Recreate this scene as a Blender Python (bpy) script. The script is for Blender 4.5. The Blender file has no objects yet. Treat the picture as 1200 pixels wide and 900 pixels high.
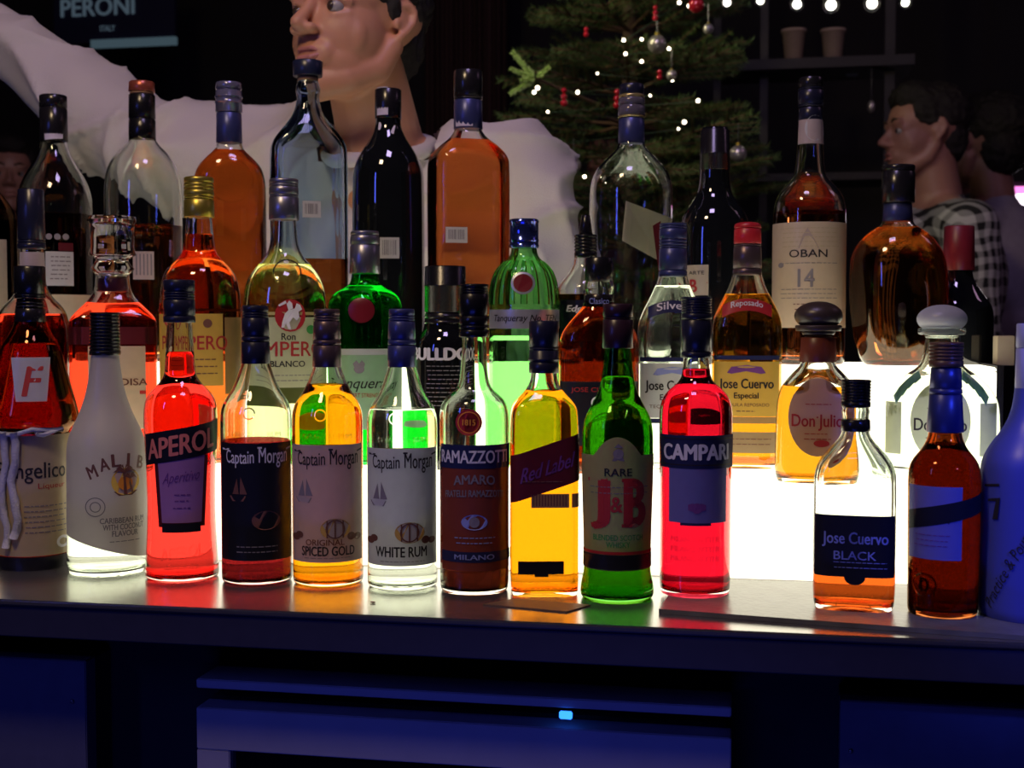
import bpy, bmesh, math, random
from mathutils import Vector, Matrix, noise
random.seed(7)
C = bpy.context.scene.collection
SC = bpy.context.scene
PI = math.pi
# ------------------------------------------------------------------ camera
COUNTER_Z = 1.05
CAM_H = 0.263
F = 1500.0
TH = math.radians(10.5)
AL = math.atan(70/1500)
cam_p = Vector((0, 0, COUNTER_Z + CAM_H))
fwd = Vector((-math.sin(TH)*math.cos(AL), math.cos(TH)*math.cos(AL), -math.sin(AL)))
rgt = Vector((math.cos(TH), math.sin(TH), 0))
upv = rgt.cross(fwd)
cd = bpy.data.cameras.new('camera'); cam = bpy.data.objects.new('camera', cd); C.objects.link(cam)
cam.location = cam_p
cam.rotation_euler = (PI/2 - AL, 0, TH)
cd.sensor_width = 36; cd.lens = 36*F/1200; cd.clip_start = 0.02
cd.dof.use_dof = True; cd.dof.focus_distance = 1.32; cd.dof.aperture_fstop = 9
SC.camera = cam
# ------------------------------------------------------------------ world, lights, exposure
w = bpy.data.worlds.new('world'); SC.world = w; w.use_nodes = True
w.node_tree.nodes['Background'].inputs[0].default_value = (0.30, 0.25, 0.55, 1)
w.node_tree.nodes['Background'].inputs[1].default_value = 0.010
vs = SC.view_settings
vs.view_transform = 'Standard'; vs.look = 'None'; vs.gamma = 1; vs.exposure = 0
cy = SC.cycles
cy.max_bounces = 28; cy.transmission_bounces = 28; cy.transparent_max_bounces = 12
cy.glossy_bounces = 6; cy.diffuse_bounces = 2; cy.sample_clamp_indirect = 4; cy.blur_glossy = 0.5

def area(name, loc, target, size, power, col, sy=None):
    d = bpy.data.lights.new(name, 'AREA'); d.energy = power; d.color = col; d.size = size
    if sy: d.shape = 'RECTANGLE'; d.size_y = sy
    o = bpy.data.objects.new(name, d); C.objects.link(o); o.location = loc
    o.rotation_euler = (Vector(target) - Vector(loc)).to_track_quat('-Z', 'Y').to_euler()
    return o
def spot(name, loc, target, power, col, ang, blend=0.6, rad=0.04):
    d = bpy.data.lights.new(name, 'SPOT'); d.energy = power; d.color = col; d.spot_size = math.radians(ang)
    d.spot_blend = blend; d.shadow_soft_size = rad
    o = bpy.data.objects.new(name, d); C.objects.link(o); o.location = loc
    o.rotation_euler = (Vector(target) - Vector(loc)).to_track_quat('-Z', 'Y').to_euler()
    return o
area('blue_led_strip_left', (-1.25, 0.05, 1.75), (-0.2, 1.4, 1.2), 0.10, 2.0, (0.10, 0.14, 1.0), 0.5)
area('blue_led_strip_floor', (-0.3, -0.1, 0.25), (-0.2, 1.2, 0.8), 0.8, 2.2, (0.05, 0.08, 1.0), 0.1)
spot('blue_spot_right', (0.75, 0.35, 1.75), (0.30, 1.22, 1.16), 42, (0.05, 0.09, 1.0), 22)
area('violet_ceiling_lamp', (-0.2, 0.9, 2.9), (-0.2, 2.0, 1.4), 0.35, 5.5, (0.66, 0.50, 1.0))
area('warm_fill_lamp', (-0.7, 0.5, 2.5), (-0.3, 1.9, 1.5), 0.25, 7.5, (1.0, 0.72, 0.42))  # added fill lamp, strengthens the warm tone on the sweatshirt
area('mauve_room_lamp', (1.6, 2.2, 2.8), (0.9, 3.4, 1.6), 0.5, 1.5, (0.8, 0.45, 0.75))
spot('tree_spot', (-0.9, 2.3, 2.5), (0.18, 3.15, 1.85), 12, (1.0, 0.95, 0.55), 40)

# ------------------------------------------------------------------ projection helpers
def ray(px, py): return fwd*F + rgt*(px-600) + upv*(450-py)
def atz(px, py, z):
    r = ray(px, py); return cam_p + r*((z-cam_p.z)/r.z)
def atY(px, py, Y):
    r = ray(px, py); return cam_p + r*(Y/r.y)
def atD(px, py, D):
    r = ray(px, py); return cam_p + r*(D/F)

# ------------------------------------------------------------------ materials
MATS = {}
def newmat(name):
    m = bpy.data.materials.new(name); m.use_nodes = True; nt = m.node_tree; nt.nodes.clear()
    out = nt.nodes.new('ShaderNodeOutputMaterial'); MATS[name] = m
    return m, nt, out
def nz(nt, scale, detail=3):
    tc = nt.nodes.new('ShaderNodeTexCoord'); n = nt.nodes.new('ShaderNodeTexNoise')
    n.inputs['Scale'].default_value = scale; n.inputs['Detail'].default_value = detail
    nt.links.new(tc.outputs['Object'], n.inputs['Vector']); return n
def P(name, col, rough=0.5, metal=0.0, var=0.15, vs_=60, bump=0.0, bs=200, emit=0.0, spec=0.5, coat=0, sheen=0):
    m, nt, out = newmat(name)
    b = nt.nodes.new('ShaderNodeBsdfPrincipled'); nt.links.new(b.outputs[0], out.inputs[0])
    n = nz(nt, vs_); mx = nt.nodes.new('ShaderNodeMix'); mx.data_type = 'RGBA'
    mx.inputs[6].default_value = (*[c*(1-var) for c in col], 1); mx.inputs[7].default_value = (*[min(1, c*(1+var)) for c in col], 1)
    nt.links.new(n.outputs['Fac'], mx.inputs[0]); nt.links.new(mx.outputs[2], b.inputs['Base Color'])
    b.inputs['Roughness'].default_value = rough; b.inputs['Metallic'].default_value = metal
    b.inputs['Specular IOR Level'].default_value = spec
    if coat: b.inputs['Coat Weight'].default_value = coat
    if sheen: b.inputs['Sheen Weight'].default_value = sheen
    if emit:
        b.inputs['Emission Color'].default_value = (*col, 1); b.inputs['Emission Strength'].default_value = emit
    if bump:
        n2 = nz(nt, bs); bp = nt.nodes.new('ShaderNodeBump'); bp.inputs['Strength'].default_value = bump; bp.inputs['Distance'].default_value = 0.002
        nt.links.new(n2.outputs['Fac'], bp.inputs['Height']); nt.links.new(bp.outputs[0], b.inputs['Normal'])
    return m
def G(name, col, ior=1.5, rough=0.0):
    m, nt, out = newmat(name)
    g = nt.nodes.new('ShaderNodeBsdfGlass'); g.inputs['Color'].default_value = (*col, 1)
    g.inputs['IOR'].default_value = ior; g.inputs['Roughness'].default_value = rough
    if rough == 0.0:   # slight waviness of moulded glass
        n = nz(nt, 30, 1); bp = nt.nodes.new('ShaderNodeBump'); bp.inputs['Strength'].default_value = 0.06; bp.inputs['Distance'].default_value = 0.004
        nt.links.new(n.outputs['Fac'], bp.inputs['Height']); nt.links.new(bp.outputs[0], g.inputs['Normal'])
    nt.links.new(g.outputs[0], out.inputs[0]); return m
def L(name, col, tr=0.35, var=0.08):
    """paper label: diffuse front, some light through"""
    m, nt, out = newmat(name)
    n = nz(nt, 90); mx = nt.nodes.new('ShaderNodeMix'); mx.data_type = 'RGBA'
    mx.inputs[6].default_value = (*[c*(1-var) for c in col], 1); mx.inputs[7].default_value = (*[min(1, c*(1+var)) for c in col], 1)
    nt.links.new(n.outputs['Fac'], mx.inputs[0])
    d = nt.nodes.new('ShaderNodeBsdfDiffuse'); t = nt.nodes.new('ShaderNodeBsdfTranslucent'); g = nt.nodes.new('ShaderNodeBsdfGlossy')
    g.inputs['Roughness'].default_value = 0.35
    for x in (d, t): nt.links.new(mx.outputs[2], x.inputs['Color'])
    s = nt.nodes.new('ShaderNodeMixShader'); s.inputs[0].default_value = tr
    nt.links.new(d.outputs[0], s.inputs[1]); nt.links.new(t.outputs[0], s.inputs[2])
    s2 = nt.nodes.new('ShaderNodeMixShader'); s2.inputs[0].default_value = 0.04
    nt.links.new(s.outputs[0], s2.inputs[1]); nt.links.new(g.outputs[0], s2.inputs[2])
    nt.links.new(s2.outputs[0], out.inputs[0]); return m
def E(name, col, st):
    m, nt, out = newmat(name)
    e = nt.nodes.new('ShaderNodeEmission'); e.inputs[0].default_value = (*col, 1); e.inputs[1].default_value = st
    nt.links.new(e.outputs[0], out.inputs[0]); return m

clear = G('clear_glass', (0.97, 0.99, 0.97))
thick = G('stopper_glass', (0.95, 0.97, 0.95))
gr_jb = G('green_glass', (0.36, 0.70, 0.30))
gr_tq = G('emerald_glass', (0.22, 0.88, 0.35))
gr_t10 = G('bright_green_glass', (0.68, 0.93, 0.66))
brown_gl = G('brown_glass', (0.70, 0.42, 0.24))
blue_gl = G('pale_blue_glass', (0.80, 0.88, 0.94))
dark_gl = P('black_glass', (0.006, 0.007, 0.008), 0.04, coat=1)
frost = L('frosted_stopper_glass', (0.50, 0.52, 0.62), 0.35, 0.03)
def liq(name, col): return G(name+'_liquid', tuple(math.sqrt(c) for c in col), 1.34, 0.001)
lq_clear = liq('clear', (0.96, 0.98, 0.94)); lq_red = liq('bright_red', (0.85, 0.035, 0.03))
lq_camp = liq('crimson', (0.55, 0.004, 0.022)); lq_dark = liq('dark_rum', (0.16, 0.006, 0.008))
lq_gold = liq('golden', (0.9, 0.30, 0.004)); lq_yel = liq('yellow_amber', (1.0, 0.29, 0.004))
lq_amb = liq('amber', (0.70, 0.13, 0.02)); lq_oran = liq('orange', (0.70, 0.10, 0.012))
lq_brn = liq('brown', (0.14, 0.04, 0.008)); lq_amaro = liq('amaro', (0.05, 0.006, 0.003))
lq_rose = liq('rosy_amber', (0.95, 0.38, 0.14)); lq_honey = liq('honey', (0.75, 0.27, 0.012)); lq_pale = liq('pale_straw', (0.93, 0.90, 0.52))
lq_coral = liq('coral_red', (0.85, 0.05, 0.02)); lq_copper = liq('copper', (0.80, 0.20, 0.05))

blk = P('black_plastic', (0.008, 0.008, 0.010), 0.25, bump=0.1)
blk2 = P('black_foil', (0.012, 0.011, 0.014), 0.22)
navy = P('navy_foil', (0.014, 0.015, 0.035), 0.28, 0.1)
bluef = P('blue_foil', (0.05, 0.06, 0.19), 0.34, 0.4)
bronze = P('bronze_foil', (0.12, 0.08, 0.09), 0.32, 0.6)
silver = P('silver_cap_metal', (0.24, 0.24, 0.30), 0.33, 0.8)
goldc = P('gold_cap_metal', (0.45, 0.36, 0.06), 0.35, 0.8)
redc = P('red_cap', (0.50, 0.02, 0.03), 0.35)
redf = P('dark_red_foil', (0.22, 0.015, 0.03), 0.4)
plum = P('plum_foil', (0.10, 0.02, 0.06), 0.35, 0.3)
cork = P('cork', (0.42, 0.24, 0.12), 0.8, bump=0.4)
rubber = P('dark_stopper', (0.05, 0.035, 0.03), 0.35)
strip_m = P('tax_strip_paper', (0.55, 0.52, 0.62), 0.5)
bandw = P('thin_gold_band', (0.55, 0.45, 0.2), 0.3, 0.7)

lw = L('white_paper', (0.72, 0.70, 0.70)); lcream = L('cream_paper', (0.70, 0.62, 0.44)); lblk = L('black_paper', (0.012, 0.012, 0.02), 0.05)
lmauve = L('parchment_paper', (0.62, 0.52, 0.50)); lgrey = L('grey_paper', (0.68, 0.69, 0.70)); lpurp = L('violet_paper', (0.42, 0.20, 0.45), 0.15)
lblue = L('blue_paper', (0.16, 0.16, 0.42), 0.10); lnavy = L('navy_paper', (0.02, 0.025, 0.09), 0.05); lred = L('red_paper', (0.50, 0.03, 0.04), 0.2)
lmar = L('maroon_paper', (0.11, 0.012, 0.02), 0.08); lrust = L('rust_paper', (0.24, 0.05, 0.03), 0.12); lyel = L('yellow_paper', (0.78, 0.54, 0.10), 0.35)
lgreenc = L('greenish_cream_paper', (0.78, 0.64, 0.30), 0.6); lgold = L('gold_paper', (0.42, 0.26, 0.10), 0.2); lsil = P('silver_paper', (0.42, 0.42, 0.50), 0.35, 0.5)
ltan = L('tan_paper', (0.60, 0.50, 0.30), 0.3); coat_w = L('white_coating', (0.86, 0.80, 0.76), 0.62, 0.02)
coat_b = L('blue_lit_white_coating', (0.07, 0.09, 0.42), 0.04, 0.04)  # blue light on the rightmost bottle put into its coating colour
ink_k = P('black_ink', (0.015, 0.012, 0.015), 0.6); ink_w = P('white_ink', (0.75, 0.74, 0.78), 0.6); ink_r = P('red_ink', (0.42, 0.02, 0.02), 0.6)
ink_b = P('brown_ink', (0.16, 0.06, 0.04), 0.6); ink_s = P('salmon_ink', (0.80, 0.22, 0.16), 0.6); ink_g = P('grey_ink', (0.22, 0.20, 0.22), 0.6)
ink_bl = P('blue_ink', (0.25, 0.30, 0.65), 0.6); ink_gold = P('gold_ink', (0.60, 0.38, 0.10), 0.5); ink_o = P('orange_ink', (0.85, 0.35, 0.03), 0.6)
ink_y = P('yellow_ink', (0.9, 0.65, 0.08), 0.6); ink_gr = P('green_ink', (0.05, 0.3, 0.06), 0.6); ink_p = P('purple_ink', (0.16, 0.04, 0.22), 0.6)

lit = E('lit_acrylic', (1.0, 0.92, 0.70), 2.6)
ctop = P('counter_lacquer', (0.36, 0.35, 0.35), 0.22, 0.85, bump=0.05, bs=90, spec=0.7)
cfront = P('counter_front_lacquer', (0.035, 0.035, 0.06), 0.4)
dark = P('dark_wall_paint', (0.012, 0.011, 0.014), 0.8)
steel = P('brushed_steel', (0.42, 0.40, 0.46), 0.5, 0.1, vs_=20)
cab = P('cabinet_laminate', (0.10, 0.10, 0.16), 0.5)

# ------------------------------------------------------------------ mesh helpers
def link(name, me, mat, parent=None):
    o = bpy.data.objects.new(name, me); C.objects.link(o)
    if mat and len(me.materials) == 0: me.materials.append(mat)
    if parent: o.parent = parent
    return o
def mesh(name, v, f, mat, parent=None, smooth=True):
    me = bpy.data.meshes.new(name); me.from_pydata([tuple(x) for x in v], [], f); me.update()
    if smooth: me.polygons.foreach_set('use_smooth', [True]*len(me.polygons))
    return link(name, me, mat, parent)
def frombm(name, bm, mat, parent=None, smooth=False):
    me = bpy.data.meshes.new(name); bm.to_mesh(me); bm.free()
    if smooth: me.polygons.foreach_set('use_smooth', [True]*len(me.polygons))
    return link(name, me, mat, parent)
def box(name, lo, hi, mat, parent=None, bevel=0.0):
    bm = bmesh.new(); bmesh.ops.create_cube(bm, size=1)
    for v in bm.verts: v.co = Vector([(lo[i]+hi[i])/2 + v.co[i]*(hi[i]-lo[i]) for i in range(3)])
    if bevel: bmesh.ops.bevel(bm, geom=bm.edges[:], offset=bevel, segments=2, affect='EDGES')
    return frombm(name, bm, mat, parent)
def tag(o, label, cat, group=None, kind=None):
    o['label'] = label; o['category'] = cat
    if group: o['group'] = group
    if kind: o['kind'] = kind
    return o
def struct(o): o['kind'] = 'structure'; return o
def empty(name, loc, rz=0):
    o = bpy.data.objects.new(name, None); C.objects.link(o); o.location = loc; o.rotation_euler = (0, 0, rz); o.empty_display_size = 0.02
    return o

# ------------------------------------------------------------------ setting: counter, lit steps, cabinets, room
Y0 = 1.105      # front edge of counter
Y1, Y2, Y3 = 1.33, 1.56, 1.745
Z1 = COUNTER_Z; Z2 = cam_p.z - 0.164; Z3 = cam_p.z - 0.05
XL, XR = -1.0, 0.282
cb = empty('bar_counter', (-0.2, Y0, 0))
tag(cb, 'dark glossy bar counter the bottles stand on, with its black front fascia', 'counter')
def cbox(n, lo, hi, m, bev=0.0, par=cb):
    off = par.location
    return box(n, [lo[i]-off[i] for i in range(3)], [hi[i]-off[i] for i in range(3)], m, par, bev)
cbox('worktop', (-1.6, Y0, Z1-0.006), (1.3, Y3+0.01, Z1), ctop, 0.0015)
cbox('fascia', (-1.6, Y0+0.002, Z1-0.036), (1.3, Y0+0.03, Z1-0.0065), cfront, 0.001)
cbox('back_panel', (-1.6, Y3-0.03, 0.0), (1.3, Y3, Z1-0.037), dark)
cbox('recess_panel', (-1.6, Y0+0.10, 0.0), (1.3, Y0+0.12, Z1-0.037), dark)
# stepped lit display
du = empty('lit_bottle_display', (-0.35, Y1, Z1))
tag(du, 'glowing white acrylic step on the counter behind the front row of bottles', 'shelf')
uu = empty('lit_bottle_display', (-0.35, Y2, Z2))
tag(uu, 'upper glowing white acrylic step carrying the tall back row of bottles', 'shelf')
E_ = 0.0015
cbox('step_riser', (XL, Y1, Z1+E_), (XR, Y1+0.006, Z2-0.006), lit, 0, du)
cbox('step_top', (XL, Y1, Z2-0.006), (XR, Y3, Z2), lit, 0.0015, du)
cbox('rear_panel', (XL, Y3-0.006, Z1+E_), (XR, Y3, Z2-0.0065), dark, 0, du)
cbox('end_panel', (XR+0.0005, Y1+0.02, Z1+E_), (XR+0.008, Y3, Z2-0.0), dark, 0, du)
cbox('step_riser', (XL, Y2, Z2+0.0008), (XR, Y2+0.006, Z3-0.006), lit, 0, uu)
cbox('step_top', (XL, Y2, Z3-0.006), (XR, Y3, Z3), lit, 0.0015, uu)
cbox('rear_panel', (XL, Y3-0.006, Z2+0.0008), (XR, Y3, Z3-0.0065), dark, 0, uu)
cbox('end_panel', (XR+0.0005, Y2, Z2+0.0008), (XR+0.008, Y3, Z3+0.002), dark, 0, uu)
# under-counter units
def pane(n, x0, y0, x1, y1, Y, th, m, par, bev=0.001):
    a = atY(x0, y0, Y); b = atY(x1, y1, Y)
    return cbox(n, (a.x, Y, min(a.z, b.z)), (b.x, Y+th, max(a.z, b.z)), m, bev, par)
YC = Y0+0.045
fr = empty('undercounter_fridge', atY(545, 900, YC)); fr.location.z = 0.0
tag(fr, 'undercounter fridge with steel frame and small blue lamp under the counter', 'fridge')
pane('top_trim', 230, 806, 857, 829, YC, 0.05, steel, fr)
a = atY(230, 831, YC); b = atY(857, 850, YC); zt = atY(545, 842, YC).z
XA, XB = a.x, b.x
cbox('body', (XA+0.005, YC+0.03, 0.05), (XB-0.005, YC+0.054, zt), dark, 0, fr)
cbox('door_frame', (XA, YC, zt-0.045), (XB, YC+0.03, zt-0.004), steel, 0.001, fr)
fw = 0.034
cbox('door_stile', (XA, YC, 0.12), (XA+fw, YC+0.03, zt-0.045), steel, 0.001, fr)
cbox('door_stile', (XB-fw, YC, 0.12), (XB, YC+0.03, zt-0.045), steel, 0.001, fr)
cbox('door_glass', (XA+fw, YC+0.008, 0.12), (XB-fw, YC+0.014, zt-0.045), dark_gl, 0, fr)
lp = atY(663, 838, YC-0.001)
l_ = cbox('indicator_lamp', (lp.x-0.006, YC-0.003, lp.z-0.0035), (lp.x+0.006, YC+0.001, lp.z+0.0035), E('blue_indicator', (0.02, 0.16, 1.0), 3.5), 0.001, fr)
l_['label'] = 'small glowing blue indicator lamp'
for nm, x0, y0, x1, dots, lab in (('cabinet', -60, 772, 100, (85, 822), 'plain dark cabinet front left of the fridge under the counter'),
                            ('cabinet', 985, 826, 1290, (997, 880), 'plain dark cabinet front right of the fridge under the counter')):
    a = atY(x0, y0, YC); b = atY(x1, y0, YC)
    zc = atY((max(x0, 0)+min(x1, 1200))/2, y0, YC).z
    c_ = empty(nm, ((a.x+b.x)/2, YC, 0)); tag(c_, lab, 'cabinet')
    cbox('door_panel', (a.x, YC, 0.06), (b.x, YC+0.02, zc), cab, 0.001, c_)
    cbox('carcass', (a.x+0.002, YC+0.0205, 0.06), (b.x-0.002, YC+0.054, zc-0.002), dark, 0, c_)
    d = atY(*dots, YC)
    bm = bmesh.new(); bmesh.ops.create_uvsphere(bm, u_segments=12, v_segments=8, radius=0.0022, matrix=Matrix.Translation(d - c_.location))
    frombm('screw', bm, silver, c_, True)
# room
struct(box('floor', (-4, -1.5, -0.02), (4.5, 6, 0), dark))
struct(box('wall_back', (-4, 5.0, 0), (4.5, 5.1, 3.2), dark))
struct(box('wall_left', (-4.1, -1.5, 0), (-4, 5.1, 3.2), dark))
struct(box('wall_right', (4.5, -1.5, 0), (4.6, 5.1, 3.2), dark))

# ------------------------------------------------------------------ bottle builder
def chaikin(p, it=2):
    for _ in range(it):
        q = [p[0]]
        for a, b in zip(p, p[1:]):
            q.append((a[0]*.75+b[0]*.25, a[1]*.75+b[1]*.25)); q.append((a[0]*.25+b[0]*.75, a[1]*.25+b[1]*.75))
        q.append(p[-1]); p = q
    return p
SEG = 56
class Bottle:
    def __init__(s, name, label, cx, prof, yb=None, Y=None, tier=Z1, glass=None, lq=None, level=None, n=2.0, dr=1.0, twist=0, group=None, cat='bottle', solid=False, wall=2.6):
        s.cx = cx; hwm = max(h for _, h in prof)
        if yb is not None:
            p = atz(cx, yb, tier); dv = Vector((p.x, p.y)); D0 = dv.length
            # front of base touches yb
            r = hwm*D0/F*dr; D = D0 + r; p2 = dv.normalized()*D
        else:
            r_ = ray(cx, 400); t = Y/r_.y; p2 = Vector((r_.x*t, r_.y*t)); D = p2.length
        s.base = Vector((p2.x, p2.y, tier)); s.D = D
        dirn = p2.normalized()
        s.rz = math.atan2(-dirn.x, dirn.y)
        ff = Vector((fwd.x, fwd.y)).normalized()
        s.sc = (D*dirn.dot(ff))/F * 0.995
        s.root = empty(name, s.base, s.rz + math.radians(twist)); tag(s.root, label, cat, group)
        s.tw = math.radians(twist)
        # base centre line in pixels
        yc = 450
        for _ in range(30):
            yc += (s.zof(yc))/s.sc
        s.yc = yc
        if yb is None: prof = prof[:-2] + [(yc-3, prof[-2][1]), (yc, prof[-1][1])]
        pts = [(s.zof(y), h*s.sc) for y, h in prof]
        pts[-1] = (0.0, pts[-1][1]); pts[-2] = (max(pts[-2][0], 0.0025), pts[-2][1])
        # monotone z
        q = [pts[0]]
        for z, r in pts[1:]:
            q.append((min(z, q[-1][0]-1e-4), r))
        s.pr = chaikin(q, 2); s.rmax = max(r for _, r in q); s.rn = q[0][1]; s.n = n; s.dr = dr
        if n > 2.2 or dr < 1: s.rn = min(r for _, r in q[:max(2, len(q)//2)])
        s.zs = [z for z, _ in s.pr]; s.ztop = s.zs[0]
        W = wall*0.001
        if glass is not None:
            if solid: s.lathe(s.pr, 'glass_body', glass, cap=(True, True))
            else:
                inn = s.inner(W)
                s.lathe(s.pr + [(0, 0.0)], 'glass_body', glass, extra=inn)
        if lq is not None:
            zl = s.zof(level); inn = s.inner(W*0.6, 0.004)
            li = [(z, r) for z, r in inn if z < zl]
            if li:
                rr = s.interp(inn, zl)
                s.lathe([(zl, rr)] + li, 'liquid', lq, cap=(True, True))
    def zof(s, y):
        # elevation of pixel row y on the vertical line through the bottle axis
        d = (450-y)/F
        e = math.atan(d) - AL
        ff = (s.sc*F)/0.995 if hasattr(s, 'sc') else s.D
        return cam_p.z + math.tan(e)*ff - s.base[2]
    def interp(s, pr, z):
        if z >= pr[0][0]: return pr[0][1]
        for (z0, r0), (z1, r1) in zip(pr, pr[1:]):
            if z1 <= z <= z0:
                return r0 + (r1-r0)*((z0-z)/(z0-z1) if z0 > z1 else 0)
        return pr[-1][1]
    def inner(s, W, bt=0.006):
        P_ = s.pr; out = []
        for i, (z, r) in enumerate(P_):
            a = P_[max(0, i-1)]; b = P_[min(len(P_)-1, i+1)]
            tz, tr = b[0]-a[0], b[1]-a[1]; l = math.hypot(tz, tr) or 1
            nzv, nr = tr/l, -tz/l   # outward normal (z,r)
            out.append((z - nzv*W, max(r - nr*W, 0.003)))
        out[0] = (P_[0][0], out[0][1])
        o2 = [out[0]]
        for z, r in out[1:]:
            if z < bt + 0.002: break
            if z < o2[-1][0]-1e-4: o2.append((z, r))
        rr = o2[-1][1]
        o2 += [(bt+0.0006, rr*0.97), (bt, rr*0.9), (bt+0.001, rr*0.5)]
        return o2
    def sec(s, z, pr=None):
        r = s.interp(s.pr, z)
        return s.sec_r(r)
    def sec_r(s, r):
        k = max(0.0, min(1.0, (r-s.rn)/max(1e-6, s.rmax-s.rn)))
        return r, r*(1 + (s.dr-1)*k), 2 + (s.n-2)*k
    def ringpts(s, z, r, seg=SEG):
        rx, ry, n = s.sec_r(r); v = []
        for i in range(seg):
            a = 2*PI*i/seg; c, d = math.cos(a), math.sin(a)
            v.append((rx*math.copysign(abs(c)**(2/n), c), ry*math.copysign(abs(d)**(2/n), d), z))
        return v
    def lathe(s, pr, name, mat, extra=None, cap=(False, False), par=None, rnd=False, seg=SEG):
        v = []; f = []
        rings = []
        seq = [(z, r) for z, r in pr if r > 0]
        def add(z, r):
            k = len(v); v.extend(s.ringpts(z, r, seg) if not rnd else [(r*math.cos(2*PI*i/seg), r*math.sin(2*PI*i/seg), z) for i in range(seg)]); return k
        ids = [add(z, r) for z, r in seq]
        # bottom punt
        if extra is not None:
            ids.append(add(0.0012, seq[-1][1]*0.75)); bc = len(v); v.append((0, 0, 0.002))
        for a, b in zip(ids, ids[1:]):
            for i in range(seg):
                j = (i+1) % seg; f.append((a+i, b+i, b+j, a+j))
        if extra is not None:
            for i in range(seg): f.append((ids[-1]+i, bc, ids[-1]+(i+1) % seg))
            id2 = [add(z, r) for z, r in extra]; c2 = len(v); v.append((0, 0, extra[-1][0]+0.001))
            for a, b in zip(id2, id2[1:]):
                for i in range(seg):
                    j = (i+1) % seg; f.append((a+i, a+j, b+j, b+i))
            for i in range(seg):
                f.append((id2[-1]+i, id2[-1]+(i+1) % seg, c2)); j = (i+1) % seg
                f.append((ids[0]+i, ids[0]+j, id2[0]+j, id2[0]+i))
        if cap[0]: f.append(tuple(ids[0]+i for i in range(seg)))
        if cap[1]: f.append(tuple(ids[-1]+i for i in reversed(range(seg))))
        o = mesh(name, v, f, mat, par or s.root)
        if cap[0]: o.data.polygons[-1 - (1 if cap[1] else 0)].use_smooth = False
        if cap[1]: o.data.polygons[-1].use_smooth = False
        return o
    def cap(s, y0, y1, h0, h1, mat, rings=(), name='cap', top=2.0, knurl=False, dome=0):
        """closed cap between rows y0 (top) and y1; rings = rows of small grooves; bulges given as (y, extra half width)"""
        u = s.sc; pr = []
        z0, z1 = s.zof(y0), s.zof(y1)
        if dome:
            for k in range(5):
                a = PI/2*k/5; pr.append((z0 + 0 - dome*u*(1-math.cos(a)), max(0.3*u, h0*u*math.sin(a))))
            z0 -= dome*u
        else: pr.append((z0, (h0-1.2)*u))
        pr.append((z0-1.0*u, h0*u))
        ev = sorted(rings, key=lambda t: t[0] if isinstance(t, tuple) else t)
        for e in ev:
            y, ex = e if isinstance(e, tuple) else (e, -1.0)
            z = s.zof(y); h = (h0 + (h1-h0)*(y-y0)/(y1-y0))*u
            if z < z0-2*u and z > z1+1.5*u:
                pr += [(z+1.1*u, h), (z+0.35*u, h+ex*u), (z-0.35*u, h+ex*u), (z-1.1*u, h)]
        pr += [(z1+0.6*u, h1*u), (z1, (h1-0.6)*u)]
        q = [pr[0]]
        for z, r in pr[1:]: q.append((min(z, q[-1][0]-1e-5), r))
        o = s.lathe(q, name, mat, cap=(True, True), rnd=True, seg=48)
        for p in o.data.polygons: p.use_smooth = len(p.vertices) == 4 and abs(p.normal.z) < 0.75
        return o
    def mp(s, sx, y, off, flat=False):
        """arc position sx (px from axis) and row y -> local point on the front"""
        z = s.zof(y) if not flat else y
        rx, ry, n = s.sec(z); x = sx*s.sc
        if n < 2.5:
            a = x/rx
            return ((rx+off)*math.sin(a), -(ry+off)*math.cos(a), z)
        x = max(-0.995*rx, min(0.995*rx, x)); t = abs(x/rx)
        yy = ry*(1-t**n)**(1/n)
        nx = (t**(n-1))/rx; ny = ((1-t**n)**((n-1)/n))/ry; l = math.hypot(nx, ny)
        return (x + math.copysign(off*nx/l, x), -(yy + off*ny/l), z)
    def arc(s, x, y):
        h = s.sec(s.zof(y))[0]/s.sc; d = (x - s.cx); n = s.sec(s.zof(y))[2]
        if n >= 2.5: return d
        return math.asin(max(-1, min(1, d/h)))*h
    def plate(s, x0, y0, x1, y1, mat, shape='rect', slope=0.0, off=0.0004, name='label', par=None, bot=1.0, nx=18, ny=8, label=None, rot=0):
        """label patch between the visible pixel columns x0..x1 and rows y0..y1"""
        ym = (y0+y1)/2; a0, a1 = s.arc(x0, ym), s.arc(x1, ym); c = (a0+a1)/2; hw = (a1-a0)/2
        if shape in ('ellipse', 'arch'): ny = 16
        v = []; f = []
        for j in range(ny+1):
            t = j/ny; k = 1 + (bot-1)*t; ty = t
            if shape == 'ellipse':
                ty = (1-math.cos(PI*t))/2; k = max(0.02, math.sin(PI*t))
            for i in range(nx+1):
                e = -1+2*i/nx; y = y0 + (y1-y0)*ty
                if shape == 'arch': y -= (1-t)*max(0, (1-(e/0.45)**2))*0.16*(y1-y0) if abs(e) < .45 else 0
                if shape == 'bow': y -= (1-e*e)*0.55*(y1-y0)
                if shape == 'wave': y += t*(-8*math.cos(PI*(e+1)*0.5+0.4))*0.9
                v.append(s.mp(c + hw*k*e, y - slope*hw*e, off))
        for j in range(ny):
            for i in range(nx):
                p = j*(nx+1)+i; f.append((p, p+nx+1, p+nx+2, p+1))
        o = mesh(name, v, f, mat, par or s.root)
        if label: o['label'] = label
        return o
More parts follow.
